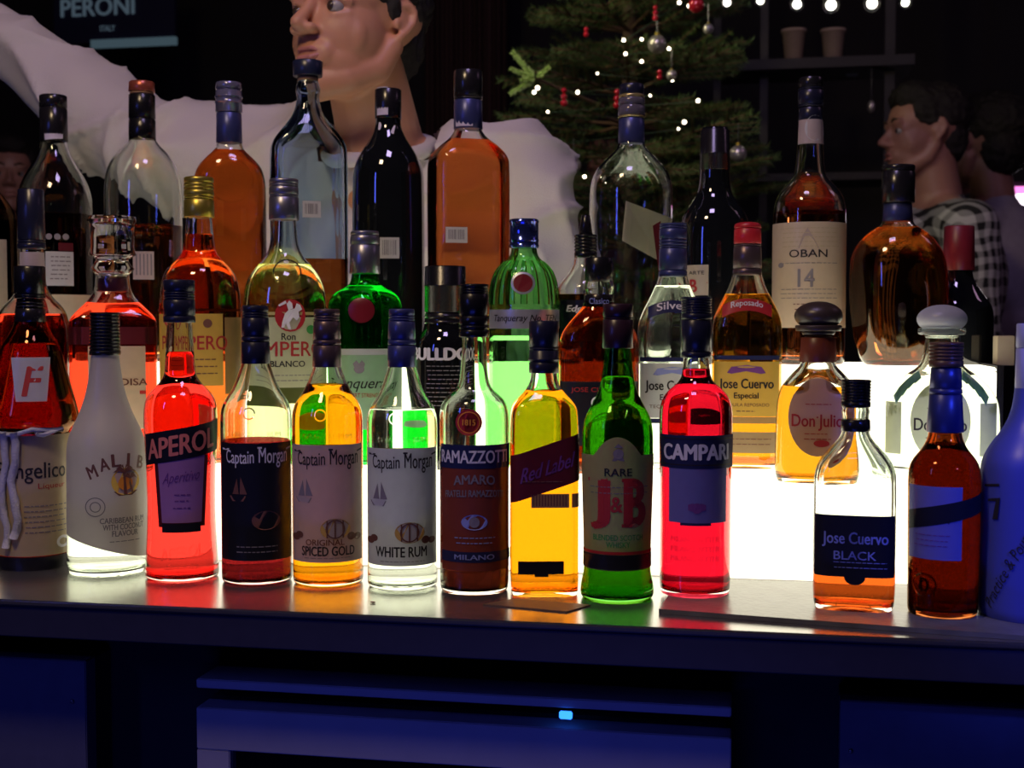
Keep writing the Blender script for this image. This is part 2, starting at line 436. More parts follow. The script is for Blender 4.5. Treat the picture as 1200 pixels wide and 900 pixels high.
    def text(s, st, x, y, h, w, mat, slope=0, arch=0, shear=0, bold=0.0, ext=0.0, ang=0, off=0.0008, par=None, name='lettering'):
        v, f = glyphs(st, bold, ext)
        xs = [p[0] for p in v]; ys = [p[1] for p in v]
        mx0, mx1, my0, my1 = min(xs), max(xs), min(ys), max(ys)
        cxs = s.arc(x, y); out = []; ca, sa = math.cos(math.radians(ang)), math.sin(math.radians(ang))
        for p in v:
            u = ((p[0]-mx0)/(mx1-mx0)-0.5)*w; q = ((p[1]-my0)/(my1-my0)-0.5)*h
            u += shear*q
            q += arch*(1-(2*u/w)**2) - slope*u*-1
            u, q = u*ca - q*sa, u*sa + q*ca
            out.append(s.mp(cxs+u, y - q, off + (ext*0.001 if p[2] > 1e-4 else 0)))
        return mesh(name, out, f, mat, par or s.root, smooth=False)
    def art(s, polys, mat, par=None, off=0.0008, name='emblem'):
        """flat printed shapes: lists of (x,y) picture rows/columns around the label"""
        v = []; f = []
        for poly in polys:
            k = len(v)
            for x, y in poly: v.append(s.mp(s.arc(x, y), y, off))
            f.append(tuple(range(k, k+len(poly))))
        return mesh(name, v, f, mat, par or s.root, smooth=False)
    def barcode(s, x0, y0, x1, y1, mat=None, n=9):
        p = s.plate(x0, y0, x1, y1, mat or lw, name='barcode_label', nx=8, ny=2)
        d = (x1-x0-6)/n; ps = []
        for i in range(n):
            wd = d*random.choice((0.3, 0.5, 0.65)); a = x0+3+i*d
            ps.append([(a, y0+3), (a+wd, y0+3), (a+wd, y1-4), (a, y1-4)])
        s.art(ps, ink_g, par=p, off=0.0007, name='bars'); return p
    def lines(s, x0, x1, ys, mat, par=None, th=1.2, off=0.0008):
        """rows of tiny illegible print as broken dashes"""
        ps = []
        for y in ys:
            x = x0 + random.uniform(0, 3)
            e = x1 - random.uniform(0, 4)
            while x < e:
                l = random.uniform(2.5, 7); ps.append([(x, y-th/2), (min(x+l, e), y-th/2), (min(x+l, e), y+th/2), (x, y+th/2)]); x += l+1.3
        s.art(ps, mat, par=par, off=off, name='small_print')
_gc = {}
def glyphs(st, bold, ext):
    k = (st, bold, ext)
    if k in _gc: return _gc[k]
    cu = bpy.data.curves.new('t', 'FONT'); cu.body = st; cu.size = 1; cu.resolution_u = 3
    cu.extrude = 0.05 if ext else 0
    ob = bpy.data.objects.new('t', cu); C.objects.link(ob)
    bpy.context.view_layer.update()
    me = bpy.data.meshes.new_from_object(ob.evaluated_get(bpy.context.evaluated_depsgraph_get()))
    v = [tuple(x.co) for x in me.vertices]; f = [tuple(p.vertices) for p in me.polygons]
    bpy.data.objects.remove(ob); bpy.data.curves.remove(cu); bpy.data.meshes.remove(me)
    if bold:      # heavier strokes: the outline repeated a little to the left and right
        v0, f0 = v, f; v = []; f = []
        for dx, dy in ((-bold, 0), (bold, 0), (0, bold*.5), (0, -bold*.5)):
            n = len(v); v += [(x+dx, y+dy, z) for x, y, z in v0]; f += [tuple(i+n for i in p) for p in f0]
    _gc[k] = (v, f); return v, f
def disc(cx, cy, r, n=20, rx=None): return [(cx+(rx or r)*math.cos(2*PI*i/n), cy+r*math.sin(2*PI*i/n)) for i in range(n)]
def ringp(cx, cy, r, w, n=24):
    return [[(cx+(r)*math.cos(a), cy+r*math.sin(a)), (cx+r*math.cos(b), cy+r*math.sin(b)), (cx+(r-w)*math.cos(b), cy+(r-w)*math.sin(b)), (cx+(r-w)*math.cos(a), cy+(r-w)*math.sin(a))]
            for a, b in ((2*PI*i/n, 2*PI*(i+1)/n) for i in range(n))]

# ================================================================== FRONT ROW (on the counter)
FRONT = 'bottles standing on the counter in front of the glowing riser'
def cm_prof(cx_top, top, base):
    return [(top+6, 11), (top+40, 12), (top+60, 14), (top+76, 19), (base-228, 27), (base-214, 37), (base-204, 40.5), (base-195, 41.7), (base-150, 41.5), (base-60, 41.5), (base-12, 41.5), (base-4, 41), (base, 38)]
# hazelnut liqueur, monk shape
b = Bottle('bottle', 'leftmost front bottle, tiered shape, amber top above tan label, black cap', 41,
           [(330, 13), (378, 17), (392, 24), (405, 33), (440, 41), (478, 51), (490, 53), (497, 50), (503, 43), (512, 42), (560, 41), (640, 42), (655, 42), (664, 40)], yb=672, glass=brown_gl, lq=liq('hazel', (0.42, 0.12, 0.02)), level=402, group=FRONT)
b.cap(312, 350, 17.5, 18, blk, rings=(345, 348)); b.cap(350.5, 378, 15.5, 18, blk2, rings=(353, 357, 361), name='foil_collar')
lb = b.plate(3, 507, 82, 645, ltan, name='label', nx=24)
b.text('Frangelico', 38, 550, 24, 88, ink_k, par=lb, bold=0.012); b.text('Liqueur', 62, 566, 8, 34, ink_r, par=lb)
b.lines(30, 78, [588, 594, 600, 606, 612, 618], ink_g, par=lb)
b.art(ringp(72, 631, 7, 3), ink_w, par=lb)
lb = b.plate(19, 418, 62, 468, lgrey, shape='rect', name='shield_label', bot=0.75); b.text('F', 42, 445, 34, 18, ink_r, shear=0.2, par=lb, bold=0.02)
b.plate(2, 646, 82, 664, lblk, name='base_band')
def rope(B, pts, r, mat, name='rope', label=None):
    v = []; f = []; n = 8
    P_ = [Vector(B.mp(B.arc(x, y), y, 0.0025 + d*0.001)) for x, y, d in pts]
    for i, p in enumerate(P_):
        t = (P_[min(i+1, len(P_)-1)] - P_[max(i-1, 0)]).normalized(); a = t.cross(Vector((0, 1, 0))).normalized(); c = t.cross(a)
        for k in range(n): v.append(p + (a*math.cos(2*PI*k/n) + c*math.sin(2*PI*k/n))*r*(1+0.25*math.sin(i*2.1+k)))
    for i in range(len(P_)-1):
        for k in range(n): f.append((i*n+k, i*n+(k+1) % n, (i+1)*n+(k+1) % n, (i+1)*n+k))
    f.append(tuple(range(n))); f.append(tuple(reversed(range((len(P_)-1)*n, len(P_)*n))))
    o = mesh(name, v, f, mat, B.root); o['label'] = label or 'white rope'
rp_m = P('white_cotton_rope', (0.55, 0.55, 0.62), 0.9, bump=0.8, bs=600)
rope(b, [(84-40*abs(math.cos(k*PI/10))*1.0 if k < 5 else 40-38*(k-5)/5, 503+3*math.sin(k), 1) for k in range(11)], 0.0025, rp_m, label='white rope around the waist')
rope(b, [(22+3*math.sin(k*0.9), 503+k*11, 1+math.sin(k)) for k in range(12)], 0.0042, rp_m, label='hanging white rope end')
rope(b, [(12+2*math.sin(k*0.8), 503+k*12, 1+math.cos(k)) for k in range(12)], 0.0040, rp_m, label='hanging white rope end')
# coconut rum
b = Bottle('bottle', 'white-coated coconut rum bottle with palm tree emblem and black cap', 127,
           [(380, 12), (415, 15), (440, 18), (462, 22), (485, 30), (505, 40), (520, 44.5), (545, 45), (600, 45.5), (640, 46), (660, 46.5), (668, 44)], yb=677, glass=clear, lq=lq_clear, level=600, group=FRONT)
b.cap(366, 416, 17, 18, blk, rings=[370+4*k for k in range(11)], name='screw_cap')
nC = 48; v = []; f = []; rows = 30
for j in range(rows+1):
    t = j/rows
    for i in range(nC):
        a = 2*PI*i/nC
        yb_ = 630 + 14*math.sin(a*1.0+0.15) + 6
        y = 414 + (yb_-414)*t; z = b.zof(y); r = b.sec(z)[0]+0.0004
        v.append((r*math.sin(a), -r*math.cos(a), z))
for j in range(rows):
    for i in range(nC):
        f.append((j*nC+i, (j+1)*nC+i, (j+1)*nC+(i+1) % nC, j*nC+(i+1) % nC))
co = mesh('white_coating', v, f, coat_w, b.root)
nvals = 'MALIBU'
for i, ch in enumerate(nvals):
    x = 112 + i*13.2 - (3 if ch == 'I' else 0)*0; k = (i-2.5)/2.5
    b.text(ch, x-1, 536 + 13*k*k - 1, 15, 11 if ch not in 'I' else 4, ink_b, ang=-(-22*k)*-1, bold=0.03, par=co)
sun = disc(147, 560, 15.5)
b.art([sun], ink_y, par=co, off=0.0007, name='sun_emblem'); b.art([disc(147, 562, 8)], ink_o, par=co, off=0.0009, name='sun_emblem')
palm = [[(145, 575), (149, 575), (147.5, 560), (147, 549), (144.5, 549), (145, 562)], [(153, 573), (155.5, 573), (153, 562), (151.5, 556), (151, 562)]]
for cx_, cy_, R_ in ((146, 549, 13), (152, 556, 8)):
    for k in range(7):
        a = PI*(1.0+k/6.0*1.0) + (0.25 if k < 3 else -0.25)
        ex, ey = cx_+R_*math.cos(a), cy_+R_*0.75*math.sin(a)+3
        mxx, myy = (cx_+ex)/2, (cy_+ey)/2-4
        palm.append([(cx_, cy_-1.5), (mxx, myy-1.6), (ex, ey), (mxx, myy+2.2), (cx_, cy_+1.5)])
palm.append([(134, 571), (160, 571), (154, 576), (140, 576)])
b.art(palm, ink_b, par=co, off=0.0011, name='palm_emblem')
b.text('CARIBBEAN RUM', 146, 604, 6.5, 56, ink_g, par=co, bold=0.02); b.text('WITH COCONUT', 147, 611.5, 6.5, 52, ink_g, par=co, bold=0.02); b.text('FLAVOUR', 147, 619, 6.5, 32, ink_g, par=co, bold=0.02)
b.lines(127, 165, [628], ink_g, par=co, th=0.8); b.art(ringp(114, 588, 11, 1)+ringp(114, 588, 6, 1), ink_g, par=co)
# orange-red aperitif
b = Bottle('bottle', 'bright orange-red aperitif bottle with slanted black band and violet label', 214,
           [(345, 11), (380, 15), (430, 17), (442, 19), (452, 27), (462, 37), (474, 42), (500, 42.5), (545, 40), (590, 39), (625, 40), (660, 42.5), (672, 43), (678, 40)], yb=684, glass=clear, lq=lq_red, level=412, group=FRONT)
b.cap(328, 378, 18, 18.5, navy, rings=(342, 345, 348, 351, 370), name='screw_cap')
lb = b.plate(188, 530, 240, 607, lpurp, name='lower_label', bot=0.82, label='violet lower label'); b.text('Aperitivo', 214, 556, 16, 42, ink_p, par=lb, shear=0.3, slope=0.12)
fr_ = b.plate(184, 530, 244, 612, lmar, name='label_border', bot=0.82, off=0.0002); b.lines(204, 224, [575, 582, 590], ink_p, par=lb)
b.plate(192, 608, 235, 618, lblk, name='foot_tab')
lb = b.plate(175, 498, 255, 534, lblk, slope=0.16, off=0.0008, name='name_band', nx=24, label='slanted black name band'); b.text('APEROL', 214, 517, 24, 86, ink_s, slope=0.17, par=lb, bold=0.035, off=0.0013)
b.text('APEROL', 214, 641, 14, 50, clear, slope=0.12, ext=0.8, off=0.0, name='embossed_lettering'); b.text('DAL 1919', 214, 657, 7, 36, clear, ext=0.6, off=0.0, name='embossed_lettering')
# three rum bottles of one make
def rum(cx, top, base, capm, lq, level, lcol, sub, lab, dark_=False, capw=15):
    b = Bottle('bottle', lab, cx, cm_prof(cx, top, base-5), yb=base, glass=clear, lq=lq, level=level, group='three square-shouldered rum bottles of one make')
    b.cap(top, top+42, capw, capw+1.5, capm, rings=(top+8, top+11, top+14, top+36), name='screw_cap')
    b.cap(top+42.3, top+68, capw+1.5, capw+2, capm, rings=(), name='foil_collar')
    y0, y1 = base-172, base-38
    lb = b.plate(cx-40, y0, cx+39, y1, lcol, name='label', nx=24)
    ik = ink_w if dark_ else ink_k
    b.text('Captain', cx-20, y0+17, 20, 36, ik, par=lb, bold=0.012, arch=-1); b.text('Morgan', cx+20, y0+16, 23, 37, ik, par=lb, bold=0.012, arch=-1); b.art([[(cx-38, y0+6), (cx-30, y0+6), (cx-31, y0+8), (cx-37, y0+8)], [(cx+1, y0+4), (cx+6, y0+4), (cx+6, y0+6), (cx+1, y0+6)], [(cx+33, y0+7), (cx+38, y0+5), (cx+38, y0+7), (cx+33, y0+9)]], ik, par=lb, name='letter_flourish')
    if not dark_:
        b.art([disc(cx+8, y1-38, 12, rx=17)], ink_gold, par=lb, off=0.0007, name='barrel_emblem')
        b.art(ringp(cx+8, y1-38, 11, 1.5)+[[(cx-2+9*k, y1-48), (cx-.4+9*k, y1-48), (cx-.4+9*k, y1-28), (cx-2+9*k, y1-28)] for k in range(3)], ink_b, par=lb, off=0.0009, name='barrel_emblem')
        for q_ in ((26, 29, 4.5), (33, 28, 4), (-32, 31, 4), (-36, 28, 4)): b.art([disc(cx+q_[0], y1-q_[1], q_[2])], ink_b, par=lb, name='coconut_emblem')
        b.art([[(cx-36, y0+60), (cx-18, y0+60), (cx-21, y0+66), (cx-33, y0+66)], [(cx-33, y0+58), (cx-28, y0+40), (cx-26, y0+58)], [(cx-25, y0+58), (cx-24, y0+38), (cx-17, y0+58)]], ink_g, par=lb, name='ship_emblem')
        ws = sub.split('/')
        if len(ws) == 2: b.text(ws[0], cx-4, y1-23, 7, 46, ink_b, par=lb, bold=0.02); b.text(ws[1], cx, y1-13, 11, 66, ink_k, par=lb, bold=0.03)
        else: b.text(ws[0], cx-2, y1-16, 12, 64, ink_k, par=lb, bold=0.03)
        b.lines(cx-28, cx+28, [y1-5], ink_g, par=lb, th=0.8)
        b.art([[(cx-39, y0+1), (cx+38, y0+1), (cx+38, y0+2), (cx-39, y0+2)], [(cx-39, y1-2), (cx+38, y1-2), (cx+38, y1-1), (cx-39, y1-1)]], ink_gold, par=lb)
    else:
        b.art([disc(cx+10, y0+88, 11, rx=16)], ink_b, par=lb, name='barrel_emblem'); b.art([[(cx-30, y0+60), (cx-12, y0+60), (cx-15, y0+66), (cx-27, y0+66)], [(cx-27, y0+58), (cx-22, y0+40), (cx-20, y0+58)], [(cx-19, y0+58), (cx-18, y0+38), (cx-11, y0+58)]], ink_b, par=lb, name='ship_emblem')
        b.lines(cx-24, cx+26, [y1-16, y1-10], ink_g, par=lb)
    b.art(ringp(cx-8, base-206, 7, 1.4), clear, off=0.0009, name='embossed_seal')
    b.text('ORIGINAL RUM', cx, base-182, 6, 60, clear, ext=0.6, off=0.0, name='embossed_lettering')
    return b
rum(302, 358, 688, navy, lq_dark, 515, lblk, '', 'square-shouldered rum bottle with nearly black label and dark red rum', True)
rum(385, 362, 690, bronze, lq_gold, 450, lmauve, 'ORIGINAL/SPICED GOLD', 'square-shouldered rum bottle with yellow-gold rum and mauve label')
rum(472, 362, 694, bluef, lq_clear, 478, lgrey, 'WHITE RUM', 'square-shouldered rum bottle with clear rum, grey label and blue cap')
# bitter
b = Bottle('bottle', 'bitter bottle with blue-and-rust label, red seal, dark liquid and black cap', 556,
           [(350, 11), (396, 14), (440, 16), (455, 20), (463, 30), (470, 37), (480, 40.5), (500, 41), (600, 40.5), (684, 41), (690, 38)], yb=699, glass=clear, lq=lq_amaro, level=528, group=FRONT)
b.cap(333, 395, 17.5, 18, blk, rings=(338, 341, 344, 370, 381, 386), name='screw_cap')
b.plate(519, 545, 596, 662, lrust, name='label', nx=24); lb = b.plate(518, 518, 597, 545, lnavy, name='name_band', off=0.0006, nx=24)
b.text('RAMAZZOTTI', 556, 531.5, 15, 92, ink_w, par=lb, bold=0.03, off=0.001)
b.text('AMARO', 556, 559, 11, 50, ink_g, bold=0.03, arch=2, name='lettering'); b.text('FRATELLI RAMAZZOTTI', 556, 575, 8, 76, ink_g, bold=0.03, arch=2)
b.art([disc(556, 606, 9, rx=15)], ink_bl, name='emblem'); b.art([disc(556, 606, 6)], ink_g, off=0.001, name='emblem'); b.lines(533, 580, [624, 630], ink_bl)
b.plate(519, 640, 597, 652, lnavy, name='lower_band', off=0.0006, nx=24); b.text('MILANO', 556, 646, 6, 48, ink_bl, off=0.001, bold=0.02)
b.art([disc(550, 492, 15)], lred, off=0.0008, name='seal'); b.art(ringp(550, 492, 12.5, 1), ink_o, off=0.0011, name='seal_ring'); b.text('1815', 550, 492, 7, 15, ink_o, off=0.0011, bold=0.03)
# square whisky, slanted label
b = Bottle('bottle', 'square whisky bottle glowing yellow with slanted dark red label', 637,
           [(395, 11), (437, 15), (450, 17), (460, 24), (467, 31), (475, 37), (486, 39.5), (520, 40), (600, 40), (684, 40), (692, 38)], yb=700, glass=clear, lq=lq_yel, level=458, n=6.0, dr=0.92, group=FRONT, twist=4)
b.cap(376, 437, 17.5, 17.5, navy, rings=(407, 410, (421, .8), 424), name='screw_cap')
lb = b.plate(595.5, 518, 679, 572, lmar, slope=0.33, name='slanted_label', nx=30); b.text('Red Label', 639, 544, 17, 60, ink_p, slope=0.33, par=lb, shear=0.2, bold=0.02); b.lines(610, 660, [560], ink_b, par=lb)
lb = b.plate(620, 574, 664, 590, lgold, name='rear_barcode_label', nx=6, ny=1); b.art([[(622+3.4*k, 575), (623.6+3.4*k, 575), (623.6+3.4*k, 588), (622+3.4*k, 588)] for k in range(12)], ink_b, par=lb, name='bars')
b.plate(667, 574, 677, 590, lgold, name='side_label', nx=4, ny=1)
b.plate(605, 651, 658, 666, lblk, name='plaque'); b.plate(624, 666, 640, 669, lblk, name='plaque_tab', nx=3, ny=1)
b.lines(600, 670, [682], clear, th=1.6)
# green whisky bottle
b = Bottle('bottle', 'green whisky bottle with cream arched label and big red letters', 723,
           [(375, 11), (408, 15), (430, 17), (455, 21), (472, 29), (487, 38), (500, 41), (515, 42), (560, 41.5), (610, 40), (650, 39), (668, 39.5), (685, 43), (695, 43.5), (702, 40)], yb=709, glass=gr_jb, lq=liq('scotch', (0.85, 0.62, 0.10)), level=440, group=FRONT)
b.cap(356, 408, 17.5, 18, P('black_plum_foil', (0.03, 0.012, 0.02), 0.3), rings=(372, 374), name='screw_cap')
lb = b.plate(682, 530, 765, 662, lgreenc, shape='arch', name='label', nx=30)
b.text('RARE', 724, 549, 9, 32, ink_k, par=lb, bold=0.02)
b.text('J', 703, 586, 58, 26, ink_r, par=lb, bold=0.05); b.text('&', 722, 586, 18, 14, ink_r, par=lb, bold=0.03); b.text('B', 744, 584, 56, 30, ink_r, par=lb, bold=0.06)
b.art([[(690, 556), (712, 556), (712, 560), (690, 560)], [(728, 556), (740, 556), (740, 560), (728, 560)], [(728, 608), (740, 608), (740, 612), (728, 612)]], ink_r, par=lb, name='letter_serifs')
b.text('BLENDED SCOTCH', 724, 624, 6.5, 62, ink_gr, par=lb, bold=0.02); b.text('WHISKY', 724, 632, 6.5, 28, ink_gr, par=lb, bold=0.02); b.lines(690, 758, [566, 573], ink_g, par=lb, th=0.8)
b.art([disc(724, 528, 6), [(717, 536), (731, 536), (728, 530), (720, 530)], [(719, 521), (724, 516), (729, 521)]], ink_g, par=lb, name='crest')
b.plate(683, 644, 763, 661, lblk, name='base_band', off=0.0009, nx=24); b.plate(684, 640, 762, 643.5, lred, name='red_line', off=0.0009, nx=24, ny=1)
b.text('J&B', 728, 484, 18, 24, gr_jb, ext=1.0, off=0.0, bold=0.03, name='embossed_lettering')
# crimson bitter
b = Bottle('bottle', 'crimson bitter bottle with blue name band and blue-violet lower label', 814,
           [(365, 10), (418, 14.5), (430, 16), (442, 17), (450, 23), (457, 32), (466, 39), (478, 42.5), (495, 43), (600, 41.5), (680, 42), (690, 40)], yb=702, tier=Z1+0.0045, glass=clear, lq=lq_camp, level=432, group=FRONT)
b.cap(348, 374, 18, 18, navy, rings=[352+3*k for k in range(6)], name='screw_cap'); b.cap(374.5, 419, 17.5, 17.5, navy, name='foil_collar', rings=(412,))
b.plate(784, 545, 849, 607, lblue, name='lower_label', nx=16); b.plate(797, 607, 832, 610, lnavy, name='label_foot', nx=8, ny=1)
lb = b.plate(774, 507, 857, 545, lnavy, name='name_band', off=0.0006, nx=26, label='dark blue name band')
b.art([[(774+2*k, y), (776+2*k, y), (776+2*k, y+1.5), (774+2*k, y+1.5)] for k in range(40) for y in (510, 540)], ink_k, par=lb, off=0.001, name='edge_lines')
b.text('CAMPARI', 815, 526, 19, 86, ink_w, par=lb, bold=0.045, off=0.0012)
b.art([disc(816, 590, 6), [(806, 586), (812, 584), (812, 594), (806, 592)], [(826, 586), (820, 584), (820, 594), (826, 592)]], ink_p, name='crest')
for k in range(3): b.text('MILANO BITTER', 814, 626+11*k, 6, 60, clear, ext=0.5, off=0.0, name='embossed_lettering')
# black tequila
TRAY = 0.0045
b = Bottle('bottle', 'half-empty clear tequila bottle with black label and orange liquid, black cap', 1000,
           [(455, 12), (477, 15), (482, 16.5), (488, 15), (506, 15.5), (514, 19), (524, 28), (536, 39), (548, 45.5), (562, 47.5), (620, 47.5), (700, 47.5), (706, 44)], yb=717, tier=Z1+TRAY, glass=clear, lq=lq_oran, level=664, n=4.0, dr=0.62, group=FRONT)
b.cap(445, 477, 17.5, 17, blk, rings=[449+3.5*k for k in range(7)], name='screw_cap'); b.cap(491, 505, 16.6, 17.2, blk2, name='neck_band')
lb = b.plate(955, 600, 1045, 671, lblk, name='label', label='dark label with blue-grey lettering', nx=20); b.text('Jose Cuervo', 1001, 628, 18, 74, ink_bl, par=lb, bold=0.02); b.text('BLACK', 1001, 646, 10, 48, ink_bl, par=lb, bold=0.01); b.lines(975, 1040, [654, 660], ink_bl, par=lb, th=0.8)
b.art([disc(1001, 671, 9, rx=12)], lblk, name='seal', off=0.0006)
b.text('CUERVO', 1000, 568, 10, 46, clear, ext=0.7, off=0.0, name='embossed_lettering'); b.art(ringp(1000, 585, 8, 2), clear, name='embossed_seal'); b.text('BLACK MEDAL', 1000, 692, 5, 60, clear, ext=0.5, off=0, name='embossed_lettering')
# brandy
b = Bottle('bottle', 'dark brown brandy bottle with slanted blue label and blue foil neck', 1104,
           [(408, 12), (430, 14), (480, 17), (500, 18.5), (512, 19), (525, 25), (538, 36), (548, 40), (560, 41.5), (620, 41), (700, 40), (714, 40), (719, 38)], yb=727, tier=Z1+TRAY, glass=brown_gl, lq=lq_brn, level=520, group=FRONT)
b.cap(401, 430, 19.5, 19.5, P('brown_cap', (0.10, 0.05, 0.03), 0.35), rings=(406, 410, 414, 418, 422), name='screw_cap'); b.cap(430.3, 461, 17, 19, bluef, name='foil_collar', rings=(455,)); b.cap(461.3, 506, 18.5, 21.5, P('dark_blue_foil', (0.03, 0.04, 0.16), 0.35, 0.3), name='foil_skirt')
lb = b.plate(1066, 566, 1124, 650, lblue, name='label', label='blue label with black slanted band', nx=18); b.plate(1066, 584, 1146, 606, lblk, slope=0.22, off=0.0008, name='slanted_band', nx=22)
b.art([[(1068, 614), (1110, 605), (1110, 608), (1068, 617)]], ink_k, par=lb); b.lines(1072, 1112, [622, 628, 634], ink_p, par=lb, th=0.8)
b.art(ringp(1084, 680, 14, 2.2), brown_gl, name='embossed_seal'); b.text('D', 1084, 680, 16, 12, brown_gl, ext=1, off=0, bold=0.04, name='embossed_lettering'); b.text('1895', 1084, 701, 7, 24, brown_gl, ext=1, off=0, name='embossed_lettering')
# right edge frosted white bottle
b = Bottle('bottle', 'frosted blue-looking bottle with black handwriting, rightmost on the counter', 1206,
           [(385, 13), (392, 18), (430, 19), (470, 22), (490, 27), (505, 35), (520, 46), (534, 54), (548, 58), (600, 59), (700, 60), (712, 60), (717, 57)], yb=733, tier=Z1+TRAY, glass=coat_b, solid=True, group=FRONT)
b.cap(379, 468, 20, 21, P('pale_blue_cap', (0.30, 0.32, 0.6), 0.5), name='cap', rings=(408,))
b.text('Practice &', 1173, 676, 13, 62, ink_k, ang=62, shear=0.2, off=0.0012); b.text('Pour', 1195, 632, 13, 28, ink_k, ang=62, shear=0.2, off=0.0012)
b.art([[(1156, 566), (1172, 563), (1172, 566), (1156, 569)], [(1169, 580), (1173, 579), (1171, 604), (1165, 605)], [(1160, 582), (1173, 579), (1173, 583), (1160, 585)]], ink_k, off=0.0012, name='pen_marks')

# ================================================================== MIDDLE ROW (first lit step)
MID = 'bottles standing on the first lit step'
T2 = dict(tier=Z2, group=MID)
b = Bottle('bottle', 'navy-necked bottle with coral-red liquid behind the tiered amber bottle', 39, [(235, 10), (300, 14), (335, 15), (348, 22), (362, 36), (376, 40), (390, 42), (480, 42), (540, 42), (550, 40)], Y=1.45, glass=clear, lq=lq_coral, level=368, **T2)
b.cap(222, 292, 14.5, 16, navy, rings=(282, 285), name='foil_cap'); b.plate(26, 296, 53, 322, lmauve, name='neck_label', nx=8, ny=2)
# faceted decanter with glass stopper
b = Bottle('bottle', 'square coral-red liqueur bottle with large clear glass stopper', 133, [(322, 19), (338, 20), (350, 26), (362, 38), (373, 48), (382, 49), (400, 49), (480, 49), (540, 49), (552, 46)], Y=1.45, glass=clear, lq=lq_coral, level=356, n=7, dr=0.85, **T2)
pr = [(254, 27), (259, 28), (263, 25.5), (290, 25), (299, 27), (301, 23), (304, 18), (309, 20), (315, 25), (319, 22), (324, 17)]
pr = [(b.zof(y), h*b.sc) for y, h in pr]
o = b.lathe(pr, 'glass_stopper', thick, cap=(True, True), rnd=True); o['label'] = 'chunky clear glass stopper'
b.cap(326, 342, 16, 17, plum, name='neck_ring')
lb = b.plate(105, 405, 168, 500, lcream, name='label', nx=8, ny=3); b.text('DISA', 155, 446, 8, 30, ink_b, par=lb, bold=0.02)
b.art([[(105, 456), (168, 456), (168, 460), (105, 460)]], ink_r, par=lb); b.plate(80, 383, 186, 403, lmar, name='top_band', nx=10, ny=2)
# aged rum, brown
b = Bottle('bottle', 'round-shouldered orange-brown rum bottle with yellow label and gold screw cap', 235,
           [(225, 12), (256, 15), (282, 17), (296, 19), (306, 28), (318, 40), (335, 45), (352, 47), (400, 47), (540, 47), (552, 45)], Y=1.45, glass=clear, lq=lq_amb, level=275, **T2)
b.cap(208, 255, 17, 17.5, goldc, rings=(215, 219, 223, 231, 234), name='screw_cap')
lb = b.plate(189, 368, 260, 450, lyel, name='label', nx=20); b.text('PAMPERO', 225, 401, 16, 84, ink_r, par=lb, bold=0.01); b.art([[(188, 362), (282, 362), (282, 365), (188, 365)]], ink_b, par=lb, name='band')
b.art([disc(243, 379, 5)], ink_b, par=lb, name='emblem'); b.art([disc(206, 372, 14, rx=12)], lred, par=lb, name='medallion'); b.lines(196, 255, [420, 428, 436], ink_b, par=lb)
b.plate(262, 372, 282, 460, lgold, name='side_label', nx=6, ny=2)
# white rum
b = Bottle('bottle', 'round-shouldered pale rum bottle with white label, red medallion and silver-blue cap', 334,
           [(228, 12), (258, 14), (285, 16), (298, 20), (312, 32), (326, 43), (342, 47), (360, 48.5), (400, 48.5), (540, 48), (552, 46)], Y=1.45, glass=clear, lq=lq_pale, level=311, **T2)
b.cap(210, 258, 17, 17.5, silver, rings=(216, 219, 229, 231), name='screw_cap')
b.art(ringp(337, 321, 16, 1.6), clear, off=0.0009, name='embossed_seal')
lb = b.plate(286, 372, 380, 452, L('pale_paper', (0.72, 0.74, 0.52), 0.5), name='label', nx=24)
b.text('Ron', 338, 394, 8, 16, ink_k, par=lb, bold=0.02); b.text('PAMPERO', 333, 408, 17, 100, ink_r, par=lb, bold=0.01); b.text('BLANCO', 337, 425, 7, 40, ink_k, par=lb, bold=0.02); b.lines(300, 372, [438, 444], ink_g, par=lb, th=0.8)
b.plate(286, 452, 380, 470, L('olive_paper', (0.10, 0.12, 0.03), 0.2), name='base_band', nx=24, ny=2); b.plate(286, 366, 382, 369.5, lgreenc, name='top_line', nx=24, ny=1)
b.art([disc(340, 370, 18.5, rx=17)], lred, off=0.001, name='medallion')
b.art([[(331, 378), (334, 368), (338, 364), (345, 362), (347, 356), (351, 358), (353, 363), (349, 366), (350, 372), (347, 376), (343, 372), (339, 378), (341, 385), (338, 386), (335, 379), (333, 384), (330, 384)],
       [(338, 364), (336, 357), (339, 353), (342, 356), (343, 362)], [(336, 356), (328, 360), (327, 358), (335, 353)]], ink_w, off=0.0014, name='horse_emblem')
b.art([disc(363, 386, 5)], ink_gr, name='leaf_emblem')
# emerald gin
b = Bottle('bottle', 'emerald green gin bottle with wax-red seal and silver cap', 428,
           [(285, 13), (321, 15), (332, 17), (338, 24), (342, 34), (350, 41), (362, 43.5), (395, 43), (540, 42), (552, 40)], Y=1.47, glass=gr_tq, lq=lq_clear, level=336, **T2)
b.cap(271, 321, 16.5, 18, silver, rings=(276, 287), name='screw_cap')
b.plate(409, 349, 439, 379, L('seal_red', (0.20, 0.01, 0.02), 0.1), shape='ellipse', off=0.0016, name='wax_seal'); b.art(ringp(424, 364, 18, 3.5), gr_tq, off=0.0018, name='seal_ring')
lb = b.plate(388, 408, 470, 500, L('mint_paper', (0.55, 0.68, 0.55), 0.55), name='label', nx=24); b.plate(388, 408, 470, 415, lgrey, name='label_edge', off=0.0006, nx=20, ny=1)
b.art([disc(421, 431, 5, rx=6), [(414, 425), (418, 421), (421, 425), (424, 421), (428, 425), (426, 430), (416, 430)]], ink_g, par=lb, name='crest')
